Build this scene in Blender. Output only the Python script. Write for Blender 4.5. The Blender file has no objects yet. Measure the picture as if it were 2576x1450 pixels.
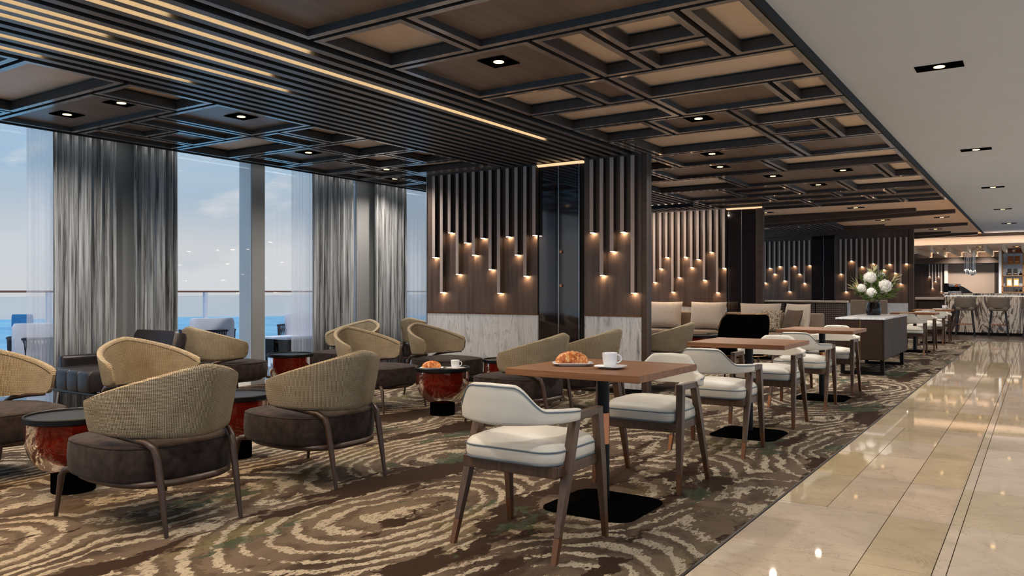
import bpy, math, random
from mathutils import Vector, Matrix
random.seed(7)
PI = math.pi
S = bpy.context.scene
COL = S.collection

# ------------------------------------------------------------------ camera
cam = bpy.data.cameras.new('camera')
cam.sensor_width = 36.0
cam.lens = 27.81
cam.shift_y = 0.0035
cam.clip_end = 3000
co = bpy.data.objects.new('camera', cam)
co.location = (0, 0, 1.15)
co.rotation_euler = (PI/2, 0, math.radians(33.697))
COL.objects.link(co)
S.camera = co
S.view_settings.view_transform = 'Standard'
S.view_settings.look = 'None'
S.view_settings.gamma = 1
S.view_settings.use_curve_mapping = False
S.view_settings.exposure = 0.0

DOWN_W = 120.0      # downlight spot power
TUBE_L = 120.0      # tube lens radiance
WORLD_S = 1.6

def lin(r, g, b):
    f = lambda c: (c/255/12.92) if c/255 <= .04045 else ((c/255+.055)/1.055)**2.4
    return (f(r), f(g), f(b), 1)

# ------------------------------------------------------------------ node helper
class G:
    def __init__(s, nt): s.nt = nt
    def n(s, t, _p=None, **k):
        nd = s.nt.nodes.new(t)
        for a, v in (_p or {}).items(): setattr(nd, a, v)
        for a, v in k.items(): s.set(nd.inputs[a.replace('_', ' ')] if a.replace('_', ' ') in nd.inputs else nd.inputs[int(a[1:])], v)
        return nd
    def set(s, i, v):
        if isinstance(v, bpy.types.NodeSocket): s.nt.links.new(v, i)
        else: i.default_value = v
    def m(s, op, a, b=0.0, c=0.0):
        nd = s.n('ShaderNodeMath', {'operation': op})
        for i, v in enumerate((a, b, c)): s.set(nd.inputs[i], v)
        return nd.outputs[0]
    def ramp(s, fac, stops, interp='LINEAR'):
        nd = s.n('ShaderNodeValToRGB')
        s.set(nd.inputs[0], fac)
        cr = nd.color_ramp; cr.interpolation = interp
        while len(cr.elements) < len(stops): cr.elements.new(.5)
        for e, (p, c) in zip(cr.elements, stops):
            e.position = p
            e.color = c if isinstance(c, tuple) else (c, c, c, 1)
        return nd.outputs[0]
    def mix(s, f, a, b, t='MIX'):
        nd = s.n('ShaderNodeMix', {'data_type': 'RGBA', 'blend_type': t})
        s.set(nd.inputs[0], f); s.set(nd.inputs[6], a); s.set(nd.inputs[7], b)
        return nd.outputs[2]
    def noise(s, v, scale, detail=3, rough=.5, dist=0):
        return s.n('ShaderNodeTexNoise', Vector=v, Scale=scale, Detail=detail, Roughness=rough, Distortion=dist).outputs[0]
    def map(s, v, sc=(1, 1, 1), loc=(0, 0, 0), rot=(0, 0, 0)):
        return s.n('ShaderNodeMapping', Vector=v, Scale=sc, Location=loc, Rotation=rot).outputs[0]

# ------------------------------------------------------------------ world
W = bpy.data.worlds.new('world'); S.world = W; W.use_nodes = True
W.node_tree.nodes.clear(); g = G(W.node_tree)
tc = g.n('ShaderNodeTexCoord').outputs['Generated']
z = g.n('ShaderNodeSeparateXYZ', Vector=tc).outputs[2]
sky = g.ramp(z, [(0.0, lin(205, 205, 206)), (.05, lin(208, 208, 209)), (.10, lin(176, 190, 203)), (.155, lin(150, 185, 212)), (.3, lin(150, 182, 214)), (1.0, lin(150, 178, 208))])
cn = g.noise(g.map(tc, (1, 1, 2.6)), 5.5, 7, .55, .2)
cn2 = g.noise(g.map(tc, (1, 1, 7)), 3.0, 4, .5)
cl = g.ramp(g.m('ADD', cn, g.m('MULTIPLY', z, -.9)), [(.46, 0.0), (.56, 1.0)])
cl2 = g.ramp(cn2, [(.42, 0.0), (.7, .55)])
sky = g.mix(cl2, sky, lin(190, 200, 208))
sky = g.mix(g.m('MULTIPLY', cl, .75), sky, lin(216, 216, 217))
low = g.ramp(g.m('MULTIPLY', z, -1.0), [(0.0, lin(205, 205, 206)), (.06, lin(196, 200, 204)), (.25, lin(150, 160, 166)), (1.0, lin(140, 148, 152))])
col = g.mix(g.m('GREATER_THAN', z, 0.0), low, sky)
bg = g.n('ShaderNodeBackground', Color=col, Strength=WORLD_S).outputs[0]
g.nt.links.new(bg, g.n('ShaderNodeOutputWorld').inputs[0])

sl = bpy.data.lights.new('sun', 'SUN'); sl.energy = 3.2; sl.angle = .02; sl.color = (1, .97, .92)
so_ = bpy.data.objects.new('sun', sl); COL.objects.link(so_); so_.location = (8, 5, 30)
so_.rotation_euler = Vector((-.36, .12, -1)).to_track_quat('-Z', 'Y').to_euler()

# ------------------------------------------------------------------ materials
def newmat(name):
    m = bpy.data.materials.new(name); m.use_nodes = True
    m.node_tree.nodes.clear()
    gg = G(m.node_tree)
    return m, gg
def finish(m, gg, color, rough=.5, metal=0.0, bump=None, bdist=.01, bstr=.5, coat=0.0, spec=.5, emis=None, es=0.0, sheen=0.0):
    p = gg.n('ShaderNodeBsdfPrincipled', Base_Color=color, Roughness=rough, Metallic=metal)
    p.inputs['Specular IOR Level'].default_value = spec
    p.inputs['Coat Weight'].default_value = coat
    p.inputs['Coat Roughness'].default_value = .04
    if sheen: p.inputs['Sheen Weight'].default_value = sheen
    if emis:
        p.inputs['Emission Color'].default_value = emis; p.inputs['Emission Strength'].default_value = es
    if bump is not None:
        b = gg.n('ShaderNodeBump', Height=bump, Distance=bdist, Strength=bstr)
        gg.nt.links.new(b.outputs[0], p.inputs['Normal'])
    gg.nt.links.new(p.outputs[0], gg.n('ShaderNodeOutputMaterial').inputs[0])
    return m
def obco(gg): return gg.n('ShaderNodeTexCoord').outputs['Object']
def poco(gg): return gg.n('ShaderNodeNewGeometry').outputs['Position']
def plain(name, c, rough=.5, metal=0.0, var=.06, sc=14, **k):
    m, gg = newmat(name)
    nz = gg.noise(obco(gg), sc, 4)
    d = tuple(x*(1-var*2) for x in c[:3])+(1,); l = tuple(min(1, x*(1+var*2)) for x in c[:3])+(1,)
    return finish(m, gg, gg.ramp(nz, [(.3, d), (.7, l)]), rough, metal, **k)
def wood(name, c0, c1, axis='y', rough=.4, sc=1.0, pos=False, **k):
    m, gg = newmat(name)
    v = poco(gg) if pos else obco(gg)
    s = {'x': (1.2, 22, 22), 'y': (22, 1.2, 22), 'z': (22, 22, 1.2)}[axis]
    v = gg.map(v, tuple(q*sc for q in s))
    n1 = gg.noise(v, 1.6, 6, .6, .6); n2 = gg.noise(v, 7, 3, .6)
    f = gg.m('ADD', gg.m('MULTIPLY', n1, .75), gg.m('MULTIPLY', n2, .25))
    return finish(m, gg, gg.ramp(f, [(.32, c0), (.68, c1)]), rough, bump=f, bdist=.002, bstr=.25, **k)

M = {}
M['rim'] = wood('taupe_rim_lit', lin(124, 111, 102), lin(154, 141, 131), 'y', .25, .6, True, coat=.5)  # light catching the coffer undersides is put into this paler tone
M['rim_dark'] = wood('espresso_strip_and_shade', lin(40, 32, 28), lin(62, 52, 46), 'y', .5, .6, True)  # shade on coffer walls painted dark; also the carpet edge strip's own brown
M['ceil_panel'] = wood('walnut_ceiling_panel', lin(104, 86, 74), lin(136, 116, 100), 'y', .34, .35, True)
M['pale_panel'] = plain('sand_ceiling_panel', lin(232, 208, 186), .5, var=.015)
M['groove'] = plain('black_void', lin(14, 13, 13), .8)
M['slat_shade'] = plain('slat_shade', lin(30, 27, 26), .6)  # shade on the slat flanks, painted in as near black
M['slat'] = wood('slat_lit_face', lin(92, 86, 84), lin(128, 120, 116), 'y', .35, .5, True)  # slat undersides painted lighter, as if catching light from below
M['white_ceiling'] = plain('white_plaster', lin(202, 207, 214), .7, var=.01, sc=3)
M['peach'] = plain('peach_plaster', lin(246, 206, 172), .6, var=.02)
M['beam'] = wood('beam_wood', lin(52, 38, 30), lin(78, 58, 46), 'x', .5, .5, True)
M['panel_wood'] = wood('grey_brown_veneer', lin(56, 42, 36), lin(98, 79, 69), 'z', .38, .35, True)
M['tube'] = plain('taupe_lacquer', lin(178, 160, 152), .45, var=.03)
M['tube_shade'] = plain('dark_tube_shade', lin(52, 42, 38), .5, var=.03)  # shadow on the tubes' sides, put into the colour
M['black'] = plain('black_satin', lin(10, 10, 12), .42, spec=.2)
M['blackmatt'] = plain('black_matt', lin(6, 6, 6), .8, spec=0.0)
M['glassdark'] = plain('dark_lacquer_glass', lin(34, 27, 30), .06, var=.03, spec=.8, coat=.6)
M['brass'] = plain('brass', lin(190, 140, 80), .25, 1.0, var=.03)
M['copper'] = plain('copper', lin(190, 128, 92), .28, 1.0, var=.04)
M['bronze'] = plain('bronze_cap', lin(112, 76, 54), .38, .7, var=.04)
M['steel'] = plain('brushed_steel', lin(190, 190, 192), .25, 1.0, var=.03)
M['leg'] = wood('walnut_leg', lin(56, 38, 26), lin(90, 64, 46), 'z', .42, 1.5)
M['armleg'] = wood('dark_walnut', lin(42, 28, 20), lin(70, 48, 36), 'z', .38, 1.5)
M['top_wood'] = wood('walnut_table', lin(92, 56, 33), lin(148, 101, 65), 'x', .45, .7, True, spec=.3)
M['cream'] = plain('cream_leather', lin(203, 197, 186), .5, var=.025, sc=6)
M['piping'] = plain('slate_piping', lin(92, 104, 112), .6)
M['white'] = plain('white_ceramic', lin(236, 236, 238), .15, var=.005, coat=.4)
M['column'] = plain('white_column', lin(244, 242, 240), .6, var=.01, sc=2)
M['console'] = plain('brown_leather_panel', lin(44, 31, 24), .55, var=.05, sc=30, spec=.2)
M['leather'] = plain('black_brown_leather', lin(26, 20, 22), .33, var=.08, sc=25)
M['cushion'] = plain('beige_linen', lin(196, 180, 164), .8, var=.04, sc=30, sheen=.2)
M['brownpillow'] = plain('brown_velvet', lin(84, 66, 52), .8, var=.08, sc=12)
M['sofa'] = plain('taupe_sofa_fabric', lin(140, 122, 106), .85, var=.05, sc=25)
M['outwhite'] = plain('outdoor_white_fabric', lin(226, 224, 234), .8, var=.02)
M['blue'] = plain('blue_fabric', lin(40, 125, 185), .8, var=.05)
M['rope'] = plain('dark_rope', lin(34, 34, 48), .7)
M['deck'] = plain('terrace_paving', lin(196, 212, 224), .6, var=.03, sc=2)
M['rail'] = plain('teak_rail', lin(126, 86, 68), .5)
M['stool'] = plain('taupe_stool_fabric', lin(106, 92, 80), .75, var=.05)
M['stoolleg'] = plain('black_brown_leg', lin(28, 24, 24), .45)
M['bar_dark'] = wood('dark_back_wall', lin(36, 24, 20), lin(58, 40, 32), 'z', .45, .5, True)
M['beige_wall'] = plain('greige_wall', lin(150, 130, 115), .6, var=.02, sc=2)
M['fin'] = plain('pale_oak_fin', lin(226, 206, 180), .5, var=.04)
M['soffit'] = plain('cream_soffit', lin(228, 210, 194), .6, var=.01)
M['shelfwood'] = plain('oak_shelf', lin(150, 106, 60), .45, var=.05)
M['bag_brown'] = plain('brown_kraft_bag', lin(150, 82, 40), .6, var=.12, sc=40)
M['bag_gold'] = plain('gold_pack', lin(206, 160, 70), .4, var=.05)
M['paper'] = plain('white_label', lin(240, 236, 228), .6, var=.01)
M['terracotta'] = plain('red_brown_box', lin(156, 84, 58), .6, var=.08)
M['threshold'] = wood('dark_floor_boards', lin(44, 32, 26), lin(70, 52, 42), 'x', .3, .3, True)
M['vase'] = plain('smoked_glass', lin(22, 13, 10), .12, var=.02, spec=.35)
M['stemgreen'] = plain('stem_green', lin(70, 84, 34), .6, var=.1)
M['leafgreen'] = plain('leaf_green', lin(92, 112, 44), .5, var=.2, sc=30)
M['leafpale'] = plain('pale_leaf', lin(206, 200, 150), .6, var=.08)
M['petal'] = plain('white_petal', lin(244, 240, 232), .6, var=.02)
M['orange'] = plain('orange_fruit', lin(214, 104, 34), .5)

def emit(name, c, s):
    m, gg = newmat(name)
    e = gg.n('ShaderNodeEmission', Color=c, Strength=s)
    gg.nt.links.new(e.outputs[0], gg.n('ShaderNodeOutputMaterial').inputs[0])
    return m
M['led'] = emit('warm_led', (1, .68, .34, 1), 50)
M['lens'] = emit('downlight_lens', (1, .62, .26, 1), 5)
M['tube_lens'] = emit('tube_lens', (1, .72, .42, 1), TUBE_L)
M['wallwash'] = emit('wall_wash', (1, .82, .64, 1), 120)
M['cove'] = emit('warm_cove', (1, .66, .36, 1), 1.1)
M['barunder'] = emit('bar_under_strip', (1, .84, .66, 1), 3)
M['added_strip'] = emit('bar_added_strip', (1, .82, .64, 1), 15)  # for the strips added to brighten the bar ceiling

def glass_mix(name, tint, refl, haze=0.0):
    m, gg = newmat(name)
    t = gg.n('ShaderNodeBsdfTransparent', Color=tint).outputs[0]
    gl = gg.n('ShaderNodeBsdfGlossy', Roughness=.02).outputs[0]
    fr = gg.n('ShaderNodeFresnel', IOR=1.45).outputs[0]
    sh = gg.n('ShaderNodeMixShader', _0=gg.m('MULTIPLY', fr, refl), _1=t, _2=gl).outputs[0]
    if haze:
        d = gg.n('ShaderNodeBsdfDiffuse', Color=(.9, .9, .95, 1)).outputs[0]
        tr = gg.n('ShaderNodeBsdfTranslucent', Color=(.9, .9, .95, 1)).outputs[0]
        dd = gg.n('ShaderNodeMixShader', _0=.6, _1=d, _2=tr).outputs[0]
        sh = gg.n('ShaderNodeMixShader', _0=haze, _1=sh, _2=dd).outputs[0]
    gg.nt.links.new(sh, gg.n('ShaderNodeOutputMaterial').inputs[0])
    return m
M['window'] = glass_mix('window_glass', (.80, .81, .82, 1), .35)
M['balustrade'] = glass_mix('balustrade_glass', (.93, .96, .98, 1), .3, .12)
M['sheer'] = glass_mix('sheer_voile', (1, 1, 1, 1), 0.0, .45)

def amber():
    m, gg = newmat('amber_glass')
    p = gg.n('ShaderNodeBsdfPrincipled', Base_Color=(.40, .035, .012, 1), Roughness=.03, IOR=1.3)
    p.inputs['Transmission Weight'].default_value = .88
    p.inputs['Coat Weight'].default_value = .6
    gg.nt.links.new(p.outputs[0], gg.n('ShaderNodeOutputMaterial').inputs[0])
    return m
M['amber'] = amber()

def curtain():
    m, gg = newmat('grey_drape')
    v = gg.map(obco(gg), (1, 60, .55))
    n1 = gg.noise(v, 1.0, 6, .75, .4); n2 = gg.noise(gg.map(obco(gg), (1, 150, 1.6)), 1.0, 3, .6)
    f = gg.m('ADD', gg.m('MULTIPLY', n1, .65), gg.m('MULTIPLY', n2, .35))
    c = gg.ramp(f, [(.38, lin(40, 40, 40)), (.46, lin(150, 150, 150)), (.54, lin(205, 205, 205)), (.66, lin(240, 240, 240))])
    d = gg.n('ShaderNodeBsdfDiffuse', Color=c).outputs[0]
    t = gg.n('ShaderNodeBsdfTranslucent', Color=c).outputs[0]
    sh = gg.n('ShaderNodeMixShader', _0=.5, _1=d, _2=t).outputs[0]
    gg.nt.links.new(sh, gg.n('ShaderNodeOutputMaterial').inputs[0])
    return m
M['curtain'] = curtain()

def weave(name, c0, c1, c2):
    m, gg = newmat(name)
    uv = gg.n('ShaderNodeTexCoord').outputs['UV']
    w1 = gg.n('ShaderNodeTexWave', {'bands_direction': 'X', 'wave_profile': 'SIN'}, Vector=uv, Scale=29.0, Distortion=1.2, Detail=2.0, Detail_Scale=2.0).outputs[1]
    w2 = gg.n('ShaderNodeTexWave', {'bands_direction': 'Y', 'wave_profile': 'SIN'}, Vector=uv, Scale=33.0, Distortion=1.2, Detail=2.0, Detail_Scale=2.0).outputs[1]
    f = gg.m('MULTIPLY', gg.m('ADD', w1, .25), gg.m('ADD', w2, .35))
    c = gg.ramp(f, [(.06, c0), (.35, c1), (.95, c2)])
    pn = gg.noise(gg.map(uv, (3, 3, 3)), 2.0, 3)
    c = gg.mix(gg.ramp(pn, [(.45, 0.0), (.65, .22)]), c, lin(170, 150, 104), 'MULTIPLY')
    return finish(m, gg, c, .85, bump=f, bdist=.004, bstr=.7, spec=.25)
M['weave'] = weave('woven_straw', lin(56, 44, 34), lin(130, 114, 93), lin(194, 178, 150))
M['velvet'] = plain('aubergine_brown_velvet', lin(47, 37, 34), .9, var=.25, sc=22, sheen=.06, spec=.15)
M['rattan'] = None
def rattan():
    m, gg = newmat('rattan_mesh')
    v = obco(gg)
    w1 = gg.n('ShaderNodeTexWave', {'bands_direction': 'X'}, Vector=v, Scale=9.0).outputs[1]
    w2 = gg.n('ShaderNodeTexWave', {'bands_direction': 'Z'}, Vector=v, Scale=9.0).outputs[1]
    f = gg.m('MAXIMUM', w1, w2)
    return finish(m, gg, gg.ramp(f, [(.5, lin(26, 20, 22)), (.85, lin(130, 110, 100))]), .6, bump=f, bdist=.004)
M['rattan'] = rattan()

def pattern_pillow():
    m, gg = newmat('speckled_pillow')
    n1 = gg.noise(obco(gg), 55, 2)
    return finish(m, gg, gg.ramp(n1, [(.42, lin(92, 78, 64)), (.55, lin(180, 164, 142))]), .85)
M['speckle'] = pattern_pillow()

def marble_white():
    m, gg = newmat('white_vertical_marble')
    v = gg.map(poco(gg), (6, 6, .9), rot=(0, .12, 0))
    n1 = gg.noise(v, 1.1, 8, .62, 1.2)
    vein = gg.ramp(n1, [(.30, lin(120, 122, 130)), (.36, lin(176, 177, 182)), (.47, lin(212, 213, 217)), (.505, lin(198, 199, 204)), (.515, lin(132, 133, 142)), (.525, lin(206, 207, 212)), (.7, lin(196, 198, 204))])
    return finish(m, gg, vein, .22, coat=.2)
M['marble'] = marble_white()

def bar_stone():
    m, gg = newmat('bold_veined_stone')
    v = gg.map(poco(gg), (1, 1, .22), rot=(0, -.3, 0))
    n1 = gg.noise(v, 2.1, 9, .66, 1.1)
    c = gg.ramp(n1, [(.34, lin(28, 24, 30)), (.41, lin(84, 68, 66)), (.435, lin(200, 182, 164)), (.48, lin(222, 208, 192)), (.498, lin(92, 70, 58)), (.522, lin(70, 54, 50)), (.535, lin(214, 198, 182)), (.60, lin(206, 188, 168)), (.615, lin(78, 60, 58)), (.64, lin(52, 42, 46)), (.66, lin(216, 202, 186))])
    return finish(m, gg, c, .18, coat=.3)
M['barstone'] = bar_stone()

def floor_marble(i):
    m, gg = newmat('cream_marble_tile')
    base = [(212, 192, 168), (206, 186, 154), (216, 196, 174), (200, 178, 140)][i]
    p = poco(gg)
    n1 = gg.noise(gg.map(p, (1, 1, 1), (i*3.7, 0, 0)), 1.6, 6, .6, .8)
    c = gg.ramp(n1, [(.3, lin(*[q*.9 for q in base])), (.7, lin(*[min(255, q*1.04) for q in base]))])
    n2 = gg.noise(gg.map(p, (1, 1, 1), (i*9.1, 2, 0)), 1.9, 8, .66, 1.5)
    vein = gg.ramp(n2, [(.492, 0.0), (.5, .35), (.508, 0.0)])
    c = gg.mix(vein, c, lin(120, 98, 66))
    return finish(m, gg, c, .035, spec=.75, coat=.25)
FM = [floor_marble(i) for i in range(4)]

def carpet():
    m, gg = newmat('wood_ring_carpet')
    p = poco(gg)
    pf = gg.map(p, (1, 1, 0))
    w1 = gg.n('ShaderNodeTexNoise', Vector=pf, Scale=1.3, Detail=3.0).outputs[1]
    w2 = gg.n('ShaderNodeTexNoise', Vector=pf, Scale=9.0, Detail=3.0).outputs[1]
    def vadd(a, b, s):
        q = gg.n('ShaderNodeVectorMath', {'operation': 'SUBTRACT'}, _0=b, _1=(.5, .5, .5)).outputs[0]
        q = gg.n('ShaderNodeVectorMath', {'operation': 'SCALE'}, _0=q, Scale=s).outputs[0]
        return gg.n('ShaderNodeVectorMath', {'operation': 'ADD'}, _0=a, _1=q).outputs[0]
    pw = vadd(vadd(pf, w1, .24), w2, .055)
    w3 = gg.n('ShaderNodeTexNoise', Vector=gg.map(pf, (1, .35, 1)), Scale=48.0, Detail=2.0).outputs[1]
    pw = vadd(pw, w3, .05)
    vo = gg.n('ShaderNodeTexVoronoi', {'feature': 'F1'}, Vector=gg.map(pw, (.95, .5, 1)), Scale=1.0, Randomness=.85)
    d = vo.outputs['Distance']
    cellc = gg.n('ShaderNodeSeparateColor', Color=vo.outputs['Color']).outputs
    ring = gg.m('SINE', gg.m('MULTIPLY', d, 92.0))
    grain = gg.noise(pf, 150, 2, .6)
    brk = gg.noise(gg.map(pf, (1.6, .9, 1)), 2.2, 4, .6)
    fine = gg.noise(pf, 26, 4, .7)
    ringv = gg.m('ADD', ring, gg.m('ADD', gg.m('MULTIPLY', gg.m('SUBTRACT', fine, .5), 2.2), gg.m('MULTIPLY', gg.m('SUBTRACT', brk, .49), 4.2)))
    lines = gg.ramp(gg.m('MULTIPLY', ringv, .5), [(.20, 0.0), (.30, 1.0)])
    base_n = gg.noise(gg.map(pw, (2.2, .55, 1)), 1.0, 5, .55)
    base = gg.ramp(base_n, [(.36, lin(54, 41, 33)), (.46, lin(94, 79, 66)), (.56, lin(106, 91, 76)), (.64, lin(108, 98, 70))])
    spk = gg.ramp(gg.noise(gg.map(pf, (1, .4, 1)), 85, 2, .6), [(.36, 0.0), (.44, 1.0)])
    lines = gg.m('MULTIPLY', lines, spk)
    light = gg.mix(gg.noise(pf, 5, 3), lin(152, 139, 120), lin(184, 171, 150))
    c = gg.mix(lines, base, light)
    # dark inner rings
    ring2 = gg.m('SINE', gg.m('ADD', gg.m('MULTIPLY', d, 92.0), 2.3))
    dk = gg.ramp(gg.m('ADD', ring2, gg.m('MULTIPLY', gg.m('SUBTRACT', fine, .5), 3.0)), [(.55, 0.0), (.7, .75)])
    c = gg.mix(gg.m('MULTIPLY', dk, gg.ramp(brk, [(.44, 0.0), (.52, .8)])), c, lin(70, 56, 44))
    # dark brown streaks along the room
    st = gg.noise(gg.map(vadd(pw, w2, .10), (2.6, .55, 1), (4.2, 1.3, 0)), 1.0, 4, .6)
    stm = gg.ramp(st, [(.54, 0.0), (.553, 1.0)])
    c = gg.mix(stm, c, gg.mix(fine, lin(38, 24, 16), lin(58, 40, 28)))
    # green patches
    gr = gg.noise(gg.map(vadd(pw, w2, .12), (2.2, .8, 1), (-3.1, 7.7, 0)), 1.0, 4, .65)
    grm = gg.ramp(gr, [(.595, 0.0), (.615, .85)])
    c = gg.mix(grm, c, gg.mix(fine, lin(34, 44, 32), lin(76, 88, 68)))
    c = gg.mix(gg.ramp(grain, [(.3, .35), (.7, 0.0)]), c, lin(48, 40, 34))
    h = gg.m('ADD', gg.m('MULTIPLY', lines, .6), gg.m('MULTIPLY', grain, .8))
    return finish(m, gg, c, .95, bump=h, bdist=.006, bstr=.5, spec=.1)
M['carpet'] = carpet()

def croissant_mat():
    m, gg = newmat('croissant_crust')
    n1 = gg.noise(obco(gg), 60, 4, .6)
    return finish(m, gg, gg.ramp(n1, [(.35, lin(150, 66, 24)), (.5, lin(208, 120, 56)), (.68, lin(240, 196, 130))]), .4, bump=n1, bdist=.004, coat=.2)
M['crust'] = croissant_mat()

def sea_mat():
    m, gg = newmat('sea_water')
    p = poco(gg)
    n1 = gg.noise(gg.map(p, (.02, .09, 1)), 1.0, 5)
    return finish(m, gg, gg.ramp(n1, [(.35, lin(70, 158, 204)), (.65, lin(140, 204, 230))]), .45, spec=.2)
M['sea'] = sea_mat()

# ------------------------------------------------------------------ mesh helper
class MB:
    def __init__(s): s.v = []; s.f = []; s.uv = {}; s.mi = {}
    def box(s, x0, y0, z0, x1, y1, z1):
        if x0 > x1: x0, x1 = x1, x0
        if y0 > y1: y0, y1 = y1, y0
        if z0 > z1: z0, z1 = z1, z0
        return s.hexa([(x0, y0, z0), (x1, y0, z0), (x1, y1, z0), (x0, y1, z0), (x0, y0, z1), (x1, y0, z1), (x1, y1, z1), (x0, y1, z1)])
    def hexa(s, p):
        b = len(s.v); s.v += [tuple(q) for q in p]
        for f in ((0, 3, 2, 1), (4, 5, 6, 7), (0, 1, 5, 4), (1, 2, 6, 5), (2, 3, 7, 6), (3, 0, 4, 7)): s.f.append(tuple(b+i for i in f))
        return s
    def ring_stack(s, rings, cap0=True, cap1=True):
        n = len(rings[0]); b = len(s.v)
        for r in rings: s.v += [tuple(q) for q in r]
        for k in range(len(rings)-1):
            for i in range(n):
                j = (i+1) % n
                s.f.append((b+k*n+i, b+k*n+j, b+(k+1)*n+j, b+(k+1)*n+i))
        if cap0: s.f.append(tuple(b+i for i in reversed(range(n))))
        if cap1: s.f.append(tuple(b+(len(rings)-1)*n+i for i in range(n)))
        return s
    def lathe(s, prof, n=32, cx=0, cy=0, cap0=True, cap1=True):
        return s.ring_stack([[(cx+r*math.cos(2*PI*i/n), cy+r*math.sin(2*PI*i/n), z) for i in range(n)] for r, z in prof], cap0, cap1)
    def tube(s, pts, rad, n=8, sq=False):
        pts = [Vector(p) for p in pts]
        if not isinstance(rad, (list, tuple)): rad = [rad]*len(pts)
        rings = []; up = None
        for i, p in enumerate(pts):
            t = (pts[min(i+1, len(pts)-1)]-pts[max(i-1, 0)]).normalized()
            if up is None: up = Vector((0, 0, 1)) if abs(t.z) < .9 else Vector((0, 1, 0))
            a = (up-t*up.dot(t)).normalized(); up = a; b = t.cross(a)
            if sq: offs = [(1, 1), (-1, 1), (-1, -1), (1, -1)]
            else: offs = [(math.cos(2*PI*k/n), math.sin(2*PI*k/n)) for k in range(n)]
            rings.append([p+(a*c+b*d)*rad[i] for c, d in offs])
        return s.ring_stack(rings)
    def outline(s, pts, layers, crown=None):
        # pts: plan loop CCW; layers: (scale, z); crown: (z_extra)
        cx = sum(p[0] for p in pts)/len(pts); cy = sum(p[1] for p in pts)/len(pts)
        return s.ring_stack([[(cx+(x-cx)*k, cy+(y-cy)*k, z) for x, y in pts] for k, z in layers])
    def build(s, name, mat, parent=None, smooth=None, bevel=0, seg=2, label=None, sub=0):
        me = bpy.data.meshes.new(name)
        me.from_pydata(s.v, [], s.f)
        if s.uv:
            l = me.uv_layers.new(name='UVMap')
            for lp in me.loops: l.data[lp.index].uv = s.uv.get(lp.vertex_index, (0, 0))
        for q in (mat if isinstance(mat, (list, tuple)) else (mat,)): me.materials.append(q)
        for k, q in s.mi.items(): me.polygons[k].material_index = q
        if smooth is not None:
            for p in me.polygons: p.use_smooth = True
            me.set_sharp_from_angle(angle=math.radians(smooth))
        me.update()
        o = bpy.data.objects.new(name, me); COL.objects.link(o)
        if parent: o.parent = parent
        if bevel:
            md = o.modifiers.new('bevel', 'BEVEL'); md.width = bevel; md.segments = seg; md.limit_method = 'ANGLE'; md.angle_limit = math.radians(40)
            if smooth is None:
                for p in me.polygons: p.use_smooth = True
                me.set_sharp_from_angle(angle=math.radians(50))
        if sub:
            md = o.modifiers.new('sub', 'SUBSURF'); md.levels = sub; md.render_levels = sub
        if label: o['label'] = label
        return o
def B(*a): return MB().box(*a)
def empty(name, loc=(0, 0, 0), rz=0.0, kind=None):
    o = bpy.data.objects.new(name, None); COL.objects.link(o)
    o.empty_display_size = .1
    o.location = loc; o.rotation_euler = (0, 0, rz)
    if kind: o['kind'] = kind
    return o
def tag(o, label, cat, group=None):
    o['label'] = label; o['category'] = cat
    if group: o['group'] = group
    return o
def thing(name, label, cat, loc=(0, 0, 0), rz=0.0, group=None): return tag(empty(name, loc, rz), label, cat, group)
KIDS = {}
def kids(o): return [c for c in COL.objects if c.parent == o]
def dup(root, loc, rz, label, group=None):
    if root.name not in KIDS:
        KIDS[root.name] = [(c, kids(c)) for c in kids(root)]
    r = root.copy(); COL.objects.link(r); r.location = loc; r.rotation_euler = (0, 0, rz); r['label'] = label
    if group: r['group'] = group
    for c, sub in KIDS[root.name]:
        q = c.copy(); COL.objects.link(q); q.parent = r
        for d in sub:
            e = d.copy(); COL.objects.link(e); e.parent = q
    return r
def share(o, name, parent, loc=(0, 0, 0), rz=0.0, scale=None):
    q = bpy.data.objects.new(name, o.data); COL.objects.link(q); q.parent = parent; q.location = loc; q.rotation_euler = (0, 0, rz)
    if scale: q.scale = scale
    return q
def rrect(w, d, r, n=5, cx=0, cy=0):
    out = []
    for sx, sy, a0 in ((1, 1, 0), (-1, 1, PI/2), (-1, -1, PI), (1, -1, 3*PI/2)):
        for k in range(n+1):
            a = a0+k*PI/2/n
            out.append((cx+sx*(w/2-r)+r*math.cos(a), cy+sy*(d/2-r)+r*math.sin(a)))
    return out
def structure(mb, name, mat, **k):
    o = mb.build(name, mat, **k); o['kind'] = 'structure'; return o
ORD = ['first', 'second', 'third', 'fourth', 'fifth', 'sixth', 'seventh', 'eighth', 'ninth', 'tenth', 'eleventh', 'twelfth', 'thirteenth']

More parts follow.
